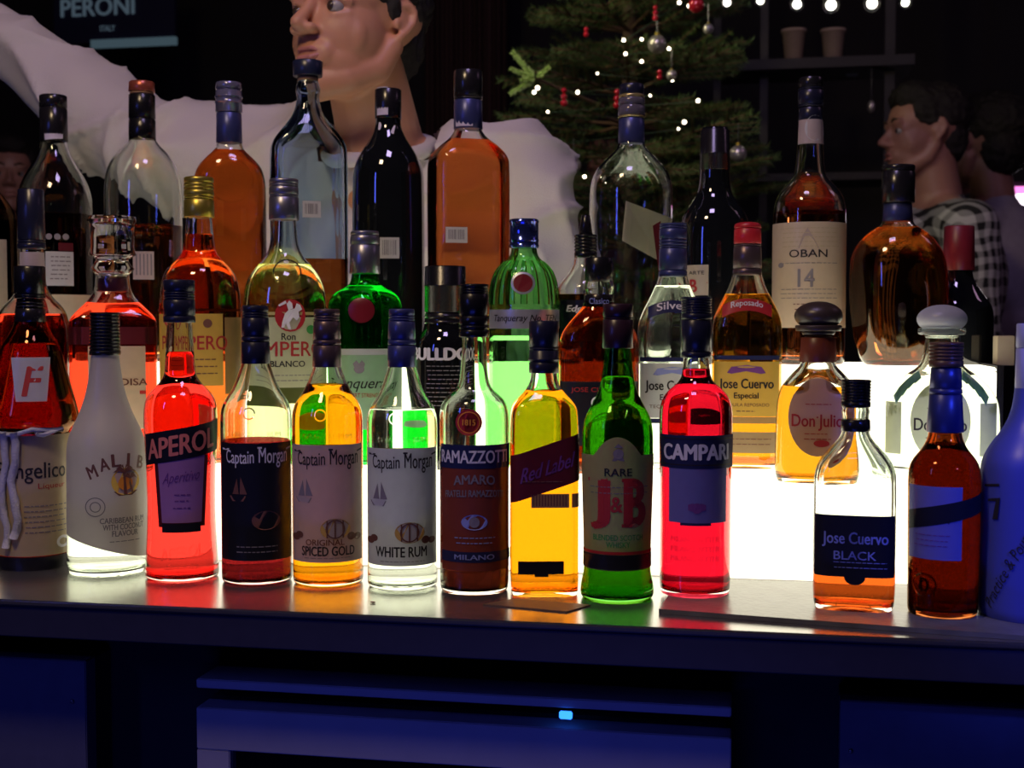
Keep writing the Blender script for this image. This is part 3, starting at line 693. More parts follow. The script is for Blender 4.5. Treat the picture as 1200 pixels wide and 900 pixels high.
b.text('Tanqueray', 424, 449, 16, 72, ink_k, par=lb, shear=0.35, bold=0.005); b.text('EXPORT STRENGTH', 426, 461, 5, 46, ink_r, par=lb)
# black gin
b = Bottle('bottle', 'black gin bottle with thick grooved cap and bold white capitals', 522,
           [(330, 20), (385, 24), (394, 32), (404, 36), (420, 37), (540, 37), (552, 35)], Y=1.43, glass=dark_gl, solid=True, **T2)
b.cap(312, 366, 24, 24.5, blk, rings=((335, .8),), name='cap'); b.cap(366.5, 390, 24, 25, blk2, name='collar', rings=((371, 1.2), (378, 1.2)))
b.text('BULLDOG', 520, 414, 15, 92, ink_w, bold=0.06); b.lines(500, 550, [428+5*k for k in range(10)], ink_g, th=0.9)
# bright green ribbed gin
b = Bottle('bottle', 'bright green ribbed gin bottle with blue metallic cap and red seal', 614,
           [(275, 13), (292, 15), (300, 16.5), (306, 22), (314, 31), (326, 37), (340, 40), (352, 41), (359, 41), (362, 42), (386, 42), (392, 41.5), (540, 41), (552, 39)], Y=1.47, glass=gr_t10, lq=lq_clear, level=393, **T2)
b.cap(257, 291, 17, 17, P('blue_chrome', (0.10, 0.14, 0.55), 0.15, 0.9), rings=((260, .8), (282, .8), (288, .8)), name='metal_cap')
for k in range(-4, 5):
    a = k*0.36; v = []; f = []; n_ = 12
    for j in range(n_+1):
        y = 306 + (357-306)*j/n_; z = b.zof(y); r = b.sec(z)[0]
        for q_ in (-1, 0, 1):
            rr = r + (0.0014 if q_ == 0 else -0.0004); aa = a + q_*0.10; v.append((rr*math.sin(aa), -rr*math.cos(aa), z))
    for j in range(n_):
        for q_ in (0, 1): p = j*3+q_; f.append((p, p+3, p+4, p+1))
    mesh('glass_rib', v, f, gr_t10, b.root)
b.art([disc(613, 333, 10.5)], L('seal_red2', (0.20, 0.01, 0.02), 0.1), off=0.0025, name='wax_seal'); b.art(ringp(613, 333, 13, 2.4), lsil, off=0.0027, name='seal_ring')
lb = b.plate(574, 363, 655, 385, lsil, name='label_band', nx=24); b.text('Tanqueray No. TEN', 616, 374, 10, 84, ink_k, par=lb, shear=0.25, bold=0.01)
# orange tequila
def teq(cx, base, top, capm, lq, level, lab, **k):
    return Bottle('bottle', lab, cx, [(top+12, 11), (top+52, 14.5), (top+70, 19), (top+88, 27), (top+103, 35), (top+115, 39.5), (top+128, 41), (top+200, 41), (top+280, 41), (top+288, 40)], Y=base, glass=clear, lq=lq, level=level, n=3.2, dr=0.7, **k)
b = Bottle('bottle', 'orange-filled tequila bottle with square black cap and black neck band', 702,
           [(320, 13), (331, 17), (337, 18.5), (344, 16), (350, 16.5), (362, 21), (376, 34), (390, 44), (404, 47), (470, 47), (540, 47), (552, 44)], Y=1.42, glass=clear, lq=lq_oran, level=360, n=3.2, dr=0.62, **T2)
b.cap(302, 329, 17, 17, blk, name='screw_cap'); b.cap(345, 361, 17.5, 18, blk2, name='neck_band'); b.text('Clasico', 702, 353, 7, 20, ink_bl, off=0.0035)
b.text('CUERVO', 690, 412, 9, 40, clear, ext=0.8, off=0, name='embossed_lettering'); b.art(ringp(690, 424, 9, 2), clear, name='embossed_seal')
lb = b.plate(657, 446, 747, 520, lblk, name='label', nx=18); b.art(ringp(700, 470, 7, 2), ink_w, par=lb); b.text('JOSE CUERVO', 700, 456, 7, 60, ink_r, par=lb)
# silver and reposado
for cx, Yb, top, capm, ll, lcol, ribbon, rtxt, lvl, ico, lab in (
    (788, 1.475, 262, bluef, lq_clear, lgrey, lnavy, 'Silver', 335, ink_k, 'clear silver tequila bottle with blue foil neck and white label'),
    (875, 1.50, 260, bronze, lq_honey, lyel, lred, 'Reposado', 345, ink_k, 'golden tequila bottle with red-topped bronze foil neck and yellow label')):
    b = teq(cx, Yb, top, capm, ll, lvl, lab, **T2)
    b.cap(top, top+26, 15.5, 16, capm if cx < 800 else redc, rings=(top+5, top+8), name='screw_cap', dome=4) if cx > 800 else b.cap(top, top+26, 16, 16.2, capm, rings=(top+3, top+6, top+19, top+23), name='screw_cap')
    b.cap(top+26.4, top+62, 16, 16.8, capm, name='foil_neck', rings=(top+29, top+55))
    b.plate(cx-28, top+98, cx+28, top+112, ribbon, shape='bow', name='ribbon_label', nx=16, ny=3); b.text(rtxt, cx, top+99, 9, 36, ink_w, arch=3, bold=0.015, off=0.001)
    for q, st in enumerate(('JOSE CUERVO', 'ESPECIAL', 'TEQUILA')): b.text(st, cx, top+130+9*q, 6.5, 52-8*(q % 2), clear, ext=0.9, off=0, name='embossed_lettering')
    y0 = top+156
    lb = b.plate(cx-37, y0+7, cx+37, y0+70, lcol, name='label', nx=18); b.plate(cx-37, y0, cx+37, y0+5, lnavy, name='label_edge', nx=18, ny=1, off=0.0006)
    b.art([[(cx-22, y0+20), (cx-17, y0+13), (cx, y0+11), (cx+17, y0+13), (cx+22, y0+20), (cx+17, y0+21), (cx, y0+18), (cx-17, y0+21)]], ink_p if cx > 800 else ink_bl, par=lb, name='banner_emblem')
    b.text('Jose Cuervo', cx, y0+34, 15, 62, ink_k, par=lb, bold=0.03); b.text('Especial', cx, y0+47, 9, 28, ink_k, par=lb, bold=0.02); b.text('TEQUILA REPOSADO' if cx > 800 else 'TEQUILA SILVER', cx, y0+57, 4.5, 52, ink_b, par=lb)
    b.lines(cx-12, cx+12, [y0+64], ink_b, par=lb, th=0.9)
    if cx > 800:
        b.plate(cx-36, y0+70.5, cx+36, y0+78, lgold, name='lower_label', nx=18, ny=1); l2 = b.plate(cx-36, y0+88, cx+36, y0+112, L('brown_paper', (0.40, 0.30, 0.16), 0.4), name='lower_label', nx=18, ny=2); b.lines(cx-25, cx+30, [y0+96, y0+102], ink_b, par=l2, th=0.8)
    else: b.plate(cx-37, y0+70.5, cx+37, y0+76, lnavy, name='label_edge', nx=18, ny=1)
# squat tequila bottles with ball stoppers
def squat(cx, yb, lab, glass, lq, level, capm, capm2, ink, lcol, ball):
    b = Bottle('bottle', lab, cx, [(ball+40, 16), (ball+62, 18), (ball+74, 20), (ball+84, 31), (ball+98, 42), (ball+112, 46.5), (ball+130, 48), (ball+180, 49), (ball+199, 49), (ball+204, 46)] if cx < 1000 else
               [(ball+36, 18), (ball+62, 21), (ball+72, 26), (ball+82, 42), (ball+96, 56), (ball+112, 64), (ball+130, 66), (ball+180, 67), (ball+196, 67), (ball+200, 63)], yb=yb, glass=glass, lq=lq, level=level, n=2.6, dr=0.62, **T2)
    hw = 28 if cx < 1000 else 28.5
    pr = [(b.zof(ball + 13 - 17*math.sin(a) + 3), max(0.4, hw*math.cos(a))*b.sc) for a in [PI/2 - 0.02 - k*(PI-0.5)/14 for k in range(15)]]
    o = b.lathe(pr, 'ball_stopper', capm, cap=(True, True), rnd=True)
    b.cap(ball+27, ball+34, hw-1, hw-2, capm2, name='stopper_collar'); b.cap(ball+34.3, ball+38.5, 20, 18, capm2, name='stopper_neck')
    lb = b.plate(cx-33, ball+88, cx+33, ball+178, lcol, shape='ellipse', name='oval_label', nx=18); b.art(ringp(cx, ball+133, 1, 1), ink, par=lb)
    b.text('Don Julio', cx, ball+139, 19, 58, ink, par=lb, bold=0.02); b.lines(cx-16, cx+16, [ball+118, ball+152, ball+158], ink, par=lb, th=0.9); b.art([disc(cx+5, ball+163, 4, rx=9)], ink, par=lb, name='emblem')
    return b
b = squat(957, 567, 'squat golden tequila bottle with brown ball stopper and oval label', clear, lq_honey, 452, rubber, rubber, ink_r, L('rose_paper', (0.62, 0.40, 0.26), 0.3), 354)
b.cap(395, 424, 20, 21.5, L('neck_brown', (0.22, 0.05, 0.03), 0.2), name='neck_label')
b = squat(1101, 556, 'wide clear tequila bottle with pale frosted ball stopper and oval label', clear, lq_clear, 440, frost, thick, ink_k, L('pale_green_paper', (0.60, 0.66, 0.42), 0.45), 358)
for sgn in (-1, 1):
    b.art([[(1101+sgn*(24+k*7), 434+k*4.2*(1+k*0.18)), (1101+sgn*(31+k*7), 434+(k+1)*4.2*(1+(k+1)*0.18)), (1101+sgn*(28+k*7), 444+(k+1)*4.2*(1+(k+1)*0.18)), (1101+sgn*(21+k*7), 442+k*4.2*(1+k*0.18))] for k in range(4)], L('teal_paper', (0.20, 0.42, 0.36), 0.4) if sgn < 0 else MATS['teal_paper'], name='shoulder_ribbon')
    b.plate(1101+sgn*52-9, 470, 1101+sgn*52+9, 530, MATS['pale_green_paper'], name='side_label', nx=4, ny=3)

# ================================================================== BACK ROW (top step)
BACK = 'tall bottles standing on the upper lit step'
T3 = dict(tier=Z3, group=BACK)
YB = 1.635
b = Bottle('bottle', 'brown bottle with cream label cut off by the left picture edge, back row', -22, [(160, 13), (215, 16), (238, 34), (250, 41), (300, 42), (360, 42), (370, 40)], Y=YB, glass=brown_gl, lq=lq_brn, level=245, **T3)
b.cap(120, 190, 17, 17, blk); b.plate(-60, 282, 7, 370, lcream, name='label')
b = Bottle('bottle', 'clear-shouldered dark bottle with small barcode label and torn paper strip on cap', 67, [(128, 11), (160, 14), (175, 16), (190, 23), (208, 34), (226, 41), (245, 43), (300, 43), (380, 42), (385, 40)], Y=YB, glass=clear, lq=lq_brn, level=252, **T3)
b.cap(112, 166, 15.5, 16, blk2, rings=(127,)); b.plate(57, 126, 77, 165, strip_m, name='tax_strip', bot=0.8, slope=0.1, off=0.0024, nx=6)
lb = b.plate(56, 297, 86, 336, lgrey, name='barcode_label', nx=8, ny=2); b.lines(60, 83, [303+5*k for k in range(6)], ink_g, par=lb)
b.art([disc(60+9*k, 280, 3.5) for k in range(3)], ink_g, name='round_marks'); b.plate(70, 287, 86, 296, lmar, name='red_tab', nx=4, ny=1); b.plate(62, 346, 105, 376, lcream, name='lower_label', nx=10, ny=3)
b = Bottle('bottle', 'round-shouldered clear bottle a third full of pale orange spirit, red-topped black cap', 170, [(115, 11), (162, 14.5), (170, 19), (180, 30), (194, 39), (212, 43.5), (235, 44.5), (300, 44), (380, 44), (385, 42)], Y=YB, glass=clear, lq=lq_rose, level=265, **T3)
b.cap(96, 108, 14.5, 15, P('copper_cap', (0.40, 0.10, 0.06), 0.3, 0.5), name='cap_top'); b.cap(111, 164, 15, 15.5, blk, name='foil_neck', rings=(140,)); b.cap(108.2, 110.8, 13.5, 13.5, cork, name='cork')
lb = b.plate(158, 297, 181, 329, lmauve, name='barcode_label', nx=8, ny=2); b.art([[(161+4*k, 300), (162.6+4*k, 300), (162.6+4*k, 324), (161+4*k, 324)] for k in range(5)], ink_g, par=lb, name='bars')
b = Bottle('bottle', 'oval-shouldered amber whisky bottle with metallic blue neck, back row', 271, [(112, 11), (166, 14), (176, 17), (184, 26), (196, 37), (210, 41), (225, 42), (300, 42), (380, 42), (385, 40)], Y=YB, glass=clear, lq=lq_amb, level=177, n=2.8, dr=0.6, **T3)
b.cap(97, 132, 15, 15.5, P('smoky_cap', (0.20, 0.20, 0.32), 0.15, 0.5), name='stopper', rings=((106, -1.5), (114, 1), (121, 1))); b.cap(132.5, 168, 14.5, 15, bluef, name='foil_neck')
b.art(ringp(272, 214, 26, 1.6, 40), clear, off=0.0008, name='round_relief')
b = Bottle('bottle', 'pale blue-grey square whisky bottle, nearly empty, with dark stopper', 363, [(95, 12), (106, 15), (112, 13), (118, 13), (134, 17), (148, 27), (160, 37), (170, 43), (182, 44.5), (300, 44.5), (380, 44), (385, 42)], Y=YB, glass=blue_gl, lq=lq_amb, level=304, n=5, dr=0.6, twist=6, wall=5.0, **T3)
b.cap(72, 90, 17.5, 17, P('blue_black_stopper', (0.015, 0.02, 0.05), 0.3), name='stopper'); b.cap(90.4, 96, 12, 12, cork, name='cork'); b.barcode(353, 238, 374, 257)
b = Bottle('bottle', 'black glass bottle with torn paper strip on its cap', 456, [(108, 12), (140, 14.5), (150, 15), (165, 22), (182, 34), (198, 40.5), (215, 42), (300, 42.5), (380, 42), (385, 40)], Y=YB, glass=dark_gl, solid=True, **T3)
b.cap(105, 140, 15.5, 15.5, blk2); b.plate(445, 104, 456, 137, strip_m, name='tax_strip', off=0.0022, nx=4, ny=3); b.art([[(446, 145), (464, 149), (462, 160), (445, 154)]], strip_m, off=0.001, name='strip_scrap'); b.barcode(446, 281, 468, 305)
b = Bottle('bottle', 'square amber whisky bottle with dark blue neck foil, beside the bartender', 549, [(100, 11), (150, 15), (156, 17), (163, 22), (172, 33), (184, 43), (196, 45), (300, 44.5), (380, 44), (385, 42)], Y=YB, glass=clear, lq=lq_copper, level=166, n=5, dr=0.75, twist=18, **T3)
b.cap(83, 117, 17, 17.2, blk2, name='screw_cap', rings=(115,)); b.cap(117.5, 152, 16.5, 17, bluef, name='foil_neck'); b.plate(534, 84, 549, 150, strip_m, name='tax_strip', off=0.0026, nx=4); b.barcode(512, 269, 537, 287)
b = Bottle('bottle', 'small clear bottle with ribbed black neck, behind the orange tequila', 686, [(276, 10), (300, 13), (312, 15), (322, 22), (334, 32), (344, 34), (400, 34), (540, 34), (552, 32)], Y=1.515, glass=clear, lq=lq_brn, level=345, **T2)
b.cap(275, 302, 13.5, 13.5, blk, rings=(279, 283, 287, 291, 295), name='ribbed_cap'); b.cap(252, 274.5, 5, 8, blk2, name='pourer'); lb = b.plate(655, 352, 716, 400, lblk, name='label', nx=16); b.text('Edge', 676, 363, 10, 26, ink_w, par=lb, shear=0.3, bold=0.04)
b = Bottle('bottle', 'large clear empty bottle with navy and gold banded neck', 739, [(105, 11), (168, 14.5), (176, 19), (188, 32), (200, 42), (214, 47.5), (235, 49), (300, 49), (380, 49), (385, 46)], Y=YB+0.01, glass=clear, **T3)
b.cap(99, 111, 14.2, 14.5, navy, name='cap_top'); b.cap(111.2, 115, 15, 15, bandw, name='gold_band'); b.cap(115.2, 136, 15.5, 16, P('glassy_foil', (0.10, 0.09, 0.12), 0.1), name='foil_mid', rings=(124,)); b.cap(136.2, 138.5, 16, 16, bandw, name='gold_band'); b.cap(138.7, 169, 15, 15.4, bluef, name='foil_neck')
b.art([[(733, 240), (786, 258), (774, 310), (729, 285)]], L('rear_label', (0.60, 0.56, 0.42), 0.4), name='rear_label'); b.art([[(763, 268), (772, 262), (778, 330), (770, 322)]], lmar, off=0.001, name='label_edge')
b = Bottle('bottle', 'tall black bottle with small cream label, right of the large clear bottle', 836, [(150, 15), (200, 17), (225, 19), (238, 27), (252, 37), (266, 41), (300, 42), (380, 42), (385, 40)], Y=YB+0.02, glass=dark_gl, solid=True, **T3)
b.cap(152, 200, 16.5, 18, blk2, name='foil_neck', rings=((181, .8),)); lb = b.plate(802, 312, 830, 347, lcream, name='label', nx=8, ny=3); b.text('B', 813, 336, 15, 10, ink_r, par=lb, bold=0.03); b.text('ARTE', 816, 321, 4, 20, ink_k, par=lb); b.art([[(803, 332), (829, 332), (829, 333), (803, 333)]], ink_r, par=lb)
b = Bottle('bottle', 'single malt bottle with large cream label and number 14, right side', 947, [(103, 11), (175, 15), (200, 17), (208, 19), (218, 29), (230, 38), (244, 41.5), (260, 42), (380, 42), (413, 42), (418, 40)], Y=1.665, glass=clear, lq=lq_copper, level=249, **T3)
b.cap(91, 103, 13.5, 14, blk2, name='cap_top'); b.cap(103.5, 126, 14.5, 14.5, navy, name='foil_neck', rings=(106, 124)); b.cap(126.3, 142, 13.5, 14, navy, name='foil_skirt')
b.plate(934, 140, 969, 170, lmauve, name='neck_label', off=0.0008); b.art([disc(952, 152, 15, rx=11)], lgrey, off=0.0012, name='neck_crest')
lb = b.plate(904, 263, 989, 384, L('oban_cream', (0.70, 0.58, 0.42), 0.3), name='label', nx=26)
b.text('OBAN', 946, 299, 9, 44, ink_k, par=lb, bold=0.01); b.text('14', 944, 327, 21, 19, ink_g, par=lb, bold=0.02); b.lines(915, 980, [270+5.2*k for k in range(5)], ltan, par=lb, th=0.7); b.lines(915, 980, [310, 340, 345, 350], ink_g, par=lb, th=0.7)
b.art([[(935, 293), (940, 278), (945, 270), (950, 278), (958, 293)]], L('faded_ink', (0.50, 0.40, 0.36), 0.3), par=lb, name='sketch_emblem'); b.art([disc(916, 312, 3)], ink_g, par=lb, name='seal'); b.lines(930, 965, [357, 363], ink_b, par=lb, th=1)
b = Bottle('bottle', 'pinched three-sided amber decanter bottle with black neck, right side', 1050, [(205, 11), (240, 15), (262, 17), (268, 26), (275, 36), (286, 46), (302, 55), (330, 60), (360, 60), (390, 54), (415, 44), (424, 38), (428, 34)], Y=1.64, glass=clear, lq=liq('deep_amber', (0.80, 0.24, 0.04)), level=268, n=2.0, dr=0.78, **T3)
for v_ in [v for o in b.root.children if o.type == 'MESH' for v in o.data.vertices]:
    a = math.atan2(v_.co.y, v_.co.x); k = max(0, min(1, (math.hypot(v_.co.x, v_.co.y)-0.02)/0.04)); zz = v_.co.z/(b.ztop*0.62)
    m_ = 1 - 0.15*k*max(0, math.sin(PI*max(0, min(1, zz))))*(0.5+0.5*math.cos(3*(a+PI/2)+PI+0.5))
    v_.co.x *= m_; v_.co.y *= m_
b.cap(194, 238, 19, 19, blk2, name='stopper', rings=(201,)); b.cap(238.5, 260, 16, 17.5, bluef, name='foil_neck')
b = Bottle('bottle', 'dark wine-like bottle with dark red neck foil, in front of the checked shirt', 1122, [(275, 12), (318, 15), (330, 18), (345, 28), (358, 38), (372, 40), (400, 40), (418, 40), (424, 38)], Y=1.70, glass=dark_gl, solid=True, **T3)
b.cap(265, 317, 17, 18, redf, name='foil_neck')

p_ = atY(1176, 420, 1.64); ct = box('carton', (-.010, -.015, 0), (.010, .015, 0.036), lcream, None, .0008); ct.location = (p_.x, 1.64, Z3+0.0002); tag(ct, 'small pale carton at the right end of the upper lit step', 'carton')
# ================================================================== things lying on the counter
def slab(name, px, z, th, mat, label, cat):
    bm = bmesh.new(); pts = [atz(x, y, z) for x, y in px]; o0 = pts[0]
    vs0 = [bm.verts.new((p.x-o0.x, p.y-o0.y, 0)) for p in pts]; f = bm.faces.new(vs0)
    r = bmesh.ops.extrude_face_region(bm, geom=[f])
    for v in r['geom']:
        if isinstance(v, bmesh.types.BMVert): v.co.z += th
    bmesh.ops.recalc_face_normals(bm, faces=bm.faces)
    o = frombm(name, bm, mat); o.location = (o0.x, o0.y, z); return tag(o, label, cat)
slab('menu_board', [(772, 719), (1270, 756), (1270, 694), (797, 683)], Z1+0.0002, TRAY-0.0002, P('worn_board_laminate', (0.14, 0.14, 0.13), 0.28, var=0.5, vs_=45, bump=0.2), 'thin dark rectangular board under the right-hand front bottles', 'board')
slab('coaster', [(566, 709), (604, 702.5), (692, 710), (664, 718)], Z1+0.0002, 0.0012, P('brown_card', (0.20, 0.11, 0.06), 0.5), 'brown cardboard coaster lying in front of the square whisky bottle', 'coaster')
bm = bmesh.new(); bmesh.ops.create_icosphere(bm, subdivisions=1, radius=0.0016); cr = frombm('cork_crumb', bm, cork); cr.location = atz(437, 707, Z1)+Vector((0, 0, 0.001)); cr.scale = (2, 1, 0.6)
tag(cr, 'tiny dark crumb on the counter before the clear rum bottle', 'crumb')

# ================================================================== organic shapes
def organic(name, prims, voxel, smooth, mat, parent=None, disp=None, loc=None):
    bm = bmesh.new()
    for p in prims:
        if p[0] == 'e':
            c, r = Vector(p[1]), p[2]; rot = Matrix.Rotation(math.radians(p[3][1]), 4, p[3][0]) if len(p) > 3 else Matrix.Identity(4)
            bmesh.ops.create_icosphere(bm, subdivisions=4, radius=1, matrix=Matrix.Translation(c) @ rot @ Matrix.Diagonal((*r, 1)))
        else:
            pts = p[1]
            for (a, ra), (b_, rb) in zip(pts, pts[1:]):
                a, b_ = Vector(a), Vector(b_); d = b_-a
                q = d.to_track_quat('Z', 'Y').to_matrix().to_4x4()
                bmesh.ops.create_cone(bm, cap_ends=True, segments=20, radius1=ra, radius2=rb, depth=d.length, matrix=Matrix.Translation((a+b_)/2) @ q)
            for a, ra in pts: bmesh.ops.create_icosphere(bm, subdivisions=3, radius=ra*1.0, matrix=Matrix.Translation(Vector(a)))
    me = bpy.data.meshes.new('t'); bm.to_mesh(me); bm.free(); o = bpy.data.objects.new('t', me); C.objects.link(o)
    m = o.modifiers.new('r', 'REMESH'); m.mode = 'VOXEL'; m.voxel_size = voxel; m.use_smooth_shade = True
    m = o.modifiers.new('s', 'SMOOTH'); m.factor = 0.5; m.iterations = smooth
    bpy.context.view_layer.update()
    me2 = bpy.data.meshes.new_from_object(o.evaluated_get(bpy.context.evaluated_depsgraph_get()))
    bpy.data.objects.remove(o); bpy.data.meshes.remove(me)
    me2.name = name
    if disp:
        ns = [v.normal.copy() for v in me2.vertices]
        for v, n in zip(me2.vertices, ns): v.co += n*disp(v.co)
    me2.polygons.foreach_set('use_smooth', [True]*len(me2.polygons)); me2.materials.clear()
    return link(name, me2, mat, parent)

def skin(name, col):
    m, nt, out = newmat(name); b = nt.nodes.new('ShaderNodeBsdfPrincipled'); nt.links.new(b.outputs[0], out.inputs[0])
    n = nz(nt, 18); mx = nt.nodes.new('ShaderNodeMix'); mx.data_type = 'RGBA'
    mx.inputs[6].default_value = (*[c*.85 for c in col], 1); mx.inputs[7].default_value = (min(1, col[0]*1.15), col[1]*1.05, col[2], 1)
    nt.links.new(n.outputs['Fac'], mx.inputs[0]); nt.links.new(mx.outputs[2], b.inputs['Base Color'])
    b.inputs['Roughness'].default_value = 0.45; b.inputs['Subsurface Weight'].default_value = 0.15; b.inputs['Subsurface Radius'].default_value = (0.01, 0.004, 0.002)
    n2 = nz(nt, 400); bp = nt.nodes.new('ShaderNodeBump'); bp.inputs['Strength'].default_value = 0.15; bp.inputs['Distance'].default_value = 0.0005
    nt.links.new(n2.outputs['Fac'], bp.inputs['Height']); nt.links.new(bp.outputs[0], b.inputs['Normal']); return m
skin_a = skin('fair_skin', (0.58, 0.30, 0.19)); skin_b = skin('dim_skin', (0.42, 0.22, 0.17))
hair_m = P('dark_brown_hair', (0.010, 0.007, 0.006), 0.6, bump=1.0, bs=700, var=0.5, vs_=200)
lip_m = P('lips', (0.50, 0.20, 0.17), 0.4); eye_m = P('eye_white', (0.34, 0.32, 0.32), 0.15); iris_m = P('iris', (0.05, 0.035, 0.025), 0.1); brow_m = P('eyebrow_hair', (0.05, 0.03, 0.02), 0.7)

def head_prims(H):
    """head in its own frame: face towards -Y, ears on X, origin between the ears; H maps a local point to the body frame"""
    def e(c, r, k=1): return ('e', H(c), tuple(x*k for x in r))
    return c_head
def make_head_prims():
    pr = [('e', (0, .018, .035), (.076, .097, .084)), ('e', (0, -.028, .035), (.067, .063, .066)), ('e', (0, -.031, -.022), (.0655, .061, .070)), ('e', (0, -.042, -.060), (.053, .046, .042)),
          ('c', [((0, -.070, -.094), .024), ((.030, -.046, -.084), .023), ((.050, -.010, -.064), .020), ((.060, .008, -.030), .016)]),
          ('c', [((0, -.070, -.094), .024), ((-.030, -.046, -.084), .023), ((-.050, -.010, -.064), .020), ((-.060, .008, -.030), .016)]),
          ('e', (0, -.020, -.075), (.045, .045, .026)), ('e', (0, -.080, -.098), (.018, .014, .013))]
    for s in (-1, 1):
        pr += [('e', (s*.034, -.051, -.028), (.030, .020, .034)), ('e', (s*.026, -.084, .027), (.028, .010, .009)),
               ('e', (s*.013, -.102, -.029), (.0085, .011, .008)),
               ('c', [((s*.074, .006, .022), .0055), ((s*.080, .016, .027), .005), ((s*.084, .025, .019), .005), ((s*.083, .024, .004), .005), ((s*.079, .014, -.012), .005), ((s*.074, .006, -.020), .0065)]),
               ('e', (s*.075, .014, .004), (.004, .012, .020)), ('e', (s*.073, .0, -.002), (.006, .006, .008)),
               ('c', [((s*.048, -.068, .011), .006), ((s*.032, -.0855, .0165), .0065), ((s*.015, -.080, .010), .006)]),
               ('c', [((s*.046, -.066, -.004), .006), ((s*.032, -.0785, -.0075), .0065), ((s*.017, -.076, -.002), .006)])]
    pr += [('c', [((0, -.086, .018), .0080), ((0, -.101, -.006), .0085), ((0, -.115, -.023), .0098)]), ('e', (0, -.106, -.029), (.009, .012, .008)),
           ('e', (0, -.078, -.056), (.033, .018, .026)), ('e', (0, -.0885, -.052), (.020, .010, .007)), ('e', (0, -.087, -.067), (.018, .010, .007))]
    return pr
def xf(prims, M, k=1.0):
    out = []
    R3 = M.to_3x3()
    for p in prims:
        if p[0] == 'e':
            # ellipsoid rotated with the frame: sample as tri-axial by matrix
            out.append(('m', M @ Matrix.Translation(Vector(p[1])*k) @ Matrix.Diagonal((*[x*k for x in p[2]], 1))))
        else: out.append(('c', [(M @ (Vector(a)*k), r*k) for a, r in p[1]]))
    return out
_org = organic
def organic(name, prims, *a, **kw):
    pr2 = []
    for p in prims:
        if p[0] == 'm':
            loc, rot, sc = p[1].decompose(); ax, an = rot.to_axis_angle()
            pr2.append(('e', loc, tuple(sc), (ax, math.degrees(an))))
        else: pr2.append(p)
    return _org(name, pr2, *a, **kw)
def face_bits(root, M, k, eyes=True, mouth_open=0.0):
    for s in (-1, 1):
        c = M @ (Vector((s*.031, -.0755, .0045))*k)
        bm = bmesh.new(); bmesh.ops.create_uvsphere(bm, u_segments=20, v_segments=14, radius=.0118*k); o = frombm('eye', bm, eye_m, root, True); o.location = c
        look = (M.to_3x3() @ Vector((-.22, -1, -.02))).normalized()
        bm = bmesh.new(); bmesh.ops.create_uvsphere(bm, u_segments=16, v_segments=10, radius=.0078*k); ii = frombm('iris', bm, iris_m, o, True); ii.location = look*.0060*k
        v = [M @ (Vector(q)*k) for q in []]
        _org('eyebrow', [('c', [(M @ (Vector((s*.015, -.0925, .030))*k), .0028*k), (M @ (Vector((s*.030, -.0945, .0355))*k), .0032*k), (M @ (Vector((s*.047, -.081, .031))*k), .002*k)])], .0015, 1, brow_m, root)
    for z_, r_ in ((-.0535, .0036), (-.0655-mouth_open, .0042)):
        _org('lip', [('c', [(M @ (Vector((-.022, -.086, -.0590))*k), .0018*k), (M @ (Vector((-.010, -.0965, z_))*k), r_*k), (M @ (Vector((.010, -.0965, z_))*k), r_*k), (M @ (Vector((.022, -.086, -.0590))*k), .0018*k)])], .0013, 2, lip_m, root)
def hand_prims(W, d, up, k=1.0, curl=0.35):
    """hand from wrist point W, pointing along d, back of the hand towards up"""
    d = Vector(d).normalized(); up = (Vector(up) - d*Vector(up).dot(d)).normalized(); sd = d.cross(up)
    P0 = Vector(W); pr = [('c', [(P0 - d*.02, .026*k), (P0 + d*.01, .024*k)])]
    for i, (o_, l) in enumerate(((-.030, .072), (-.010, .082), (.010, .076), (.029, .060))):
        kn = P0 + d*.088*k + sd*o_*k
        pr.append(('c', [(P0 + d*.012 + sd*o_*.6*k, .0135*k), (kn, .0115*k)]))
        p1 = kn + (d*math.cos(curl) - up*math.sin(curl))*l*.45*k; p2 = p1 + (d*math.cos(2*curl) - up*math.sin(2*curl))*l*.32*k; p3 = p2 + (d*math.cos(2.8*curl) - up*math.sin(2.8*curl))*l*.26*k
        pr.append(('c', [(kn, .0100*k), (p1, .0090*k), (p2, .0082*k), (p3, .0072*k)]))
    t0 = P0 + d*.022*k - sd*.028*k; t1 = t0 + (d*.55 - sd*.75 - up*.25).normalized()*.042*k; t2 = t1 + (d*.85 - sd*.4 - up*.3).normalized()*.032*k
    pr.append(('c', [(t0, .0150*k), (t1, .0115*k), (t2, .009*k)])); return pr

# ---- bartender
def person(base, label, group=None):
    r = empty('person', base); return tag(r, label, 'person', group)
BY = 1.93
hp = atY(417, 34, 1.83)
bt = person((hp.x+0.05, BY, 0.0), 'person in a white sweatshirt reaching out to the left, behind the tall bottles')
O = bt.location.copy()
def lo(px, py, Y): return atY(px, py, Y) - O
hc = hp - O
K = 1.06
Mh = Matrix.Translation(hc) @ Matrix.Rotation(TH - math.radians(34), 4, 'Z') @ Matrix.Rotation(math.radians(-5), 4, 'X')
hd = xf(make_head_prims(), Mh, K)
nb = lo(447, 172, BY-0.02); nt_ = Mh @ Vector((0.002, .022, -.055))
Ls = lo(335, 186, BY+0.02); El = lo(168, 170, BY+0.0); Wr = lo(-14, 30, BY-0.05)
Rs = lo(606, 204, BY+0.02); Re = lo(640, 420, BY+0.03); Rw = Re + Vector((-0.05, -0.10, -0.24))
hipz = 0.98
d_ = (Wr - El).normalized()
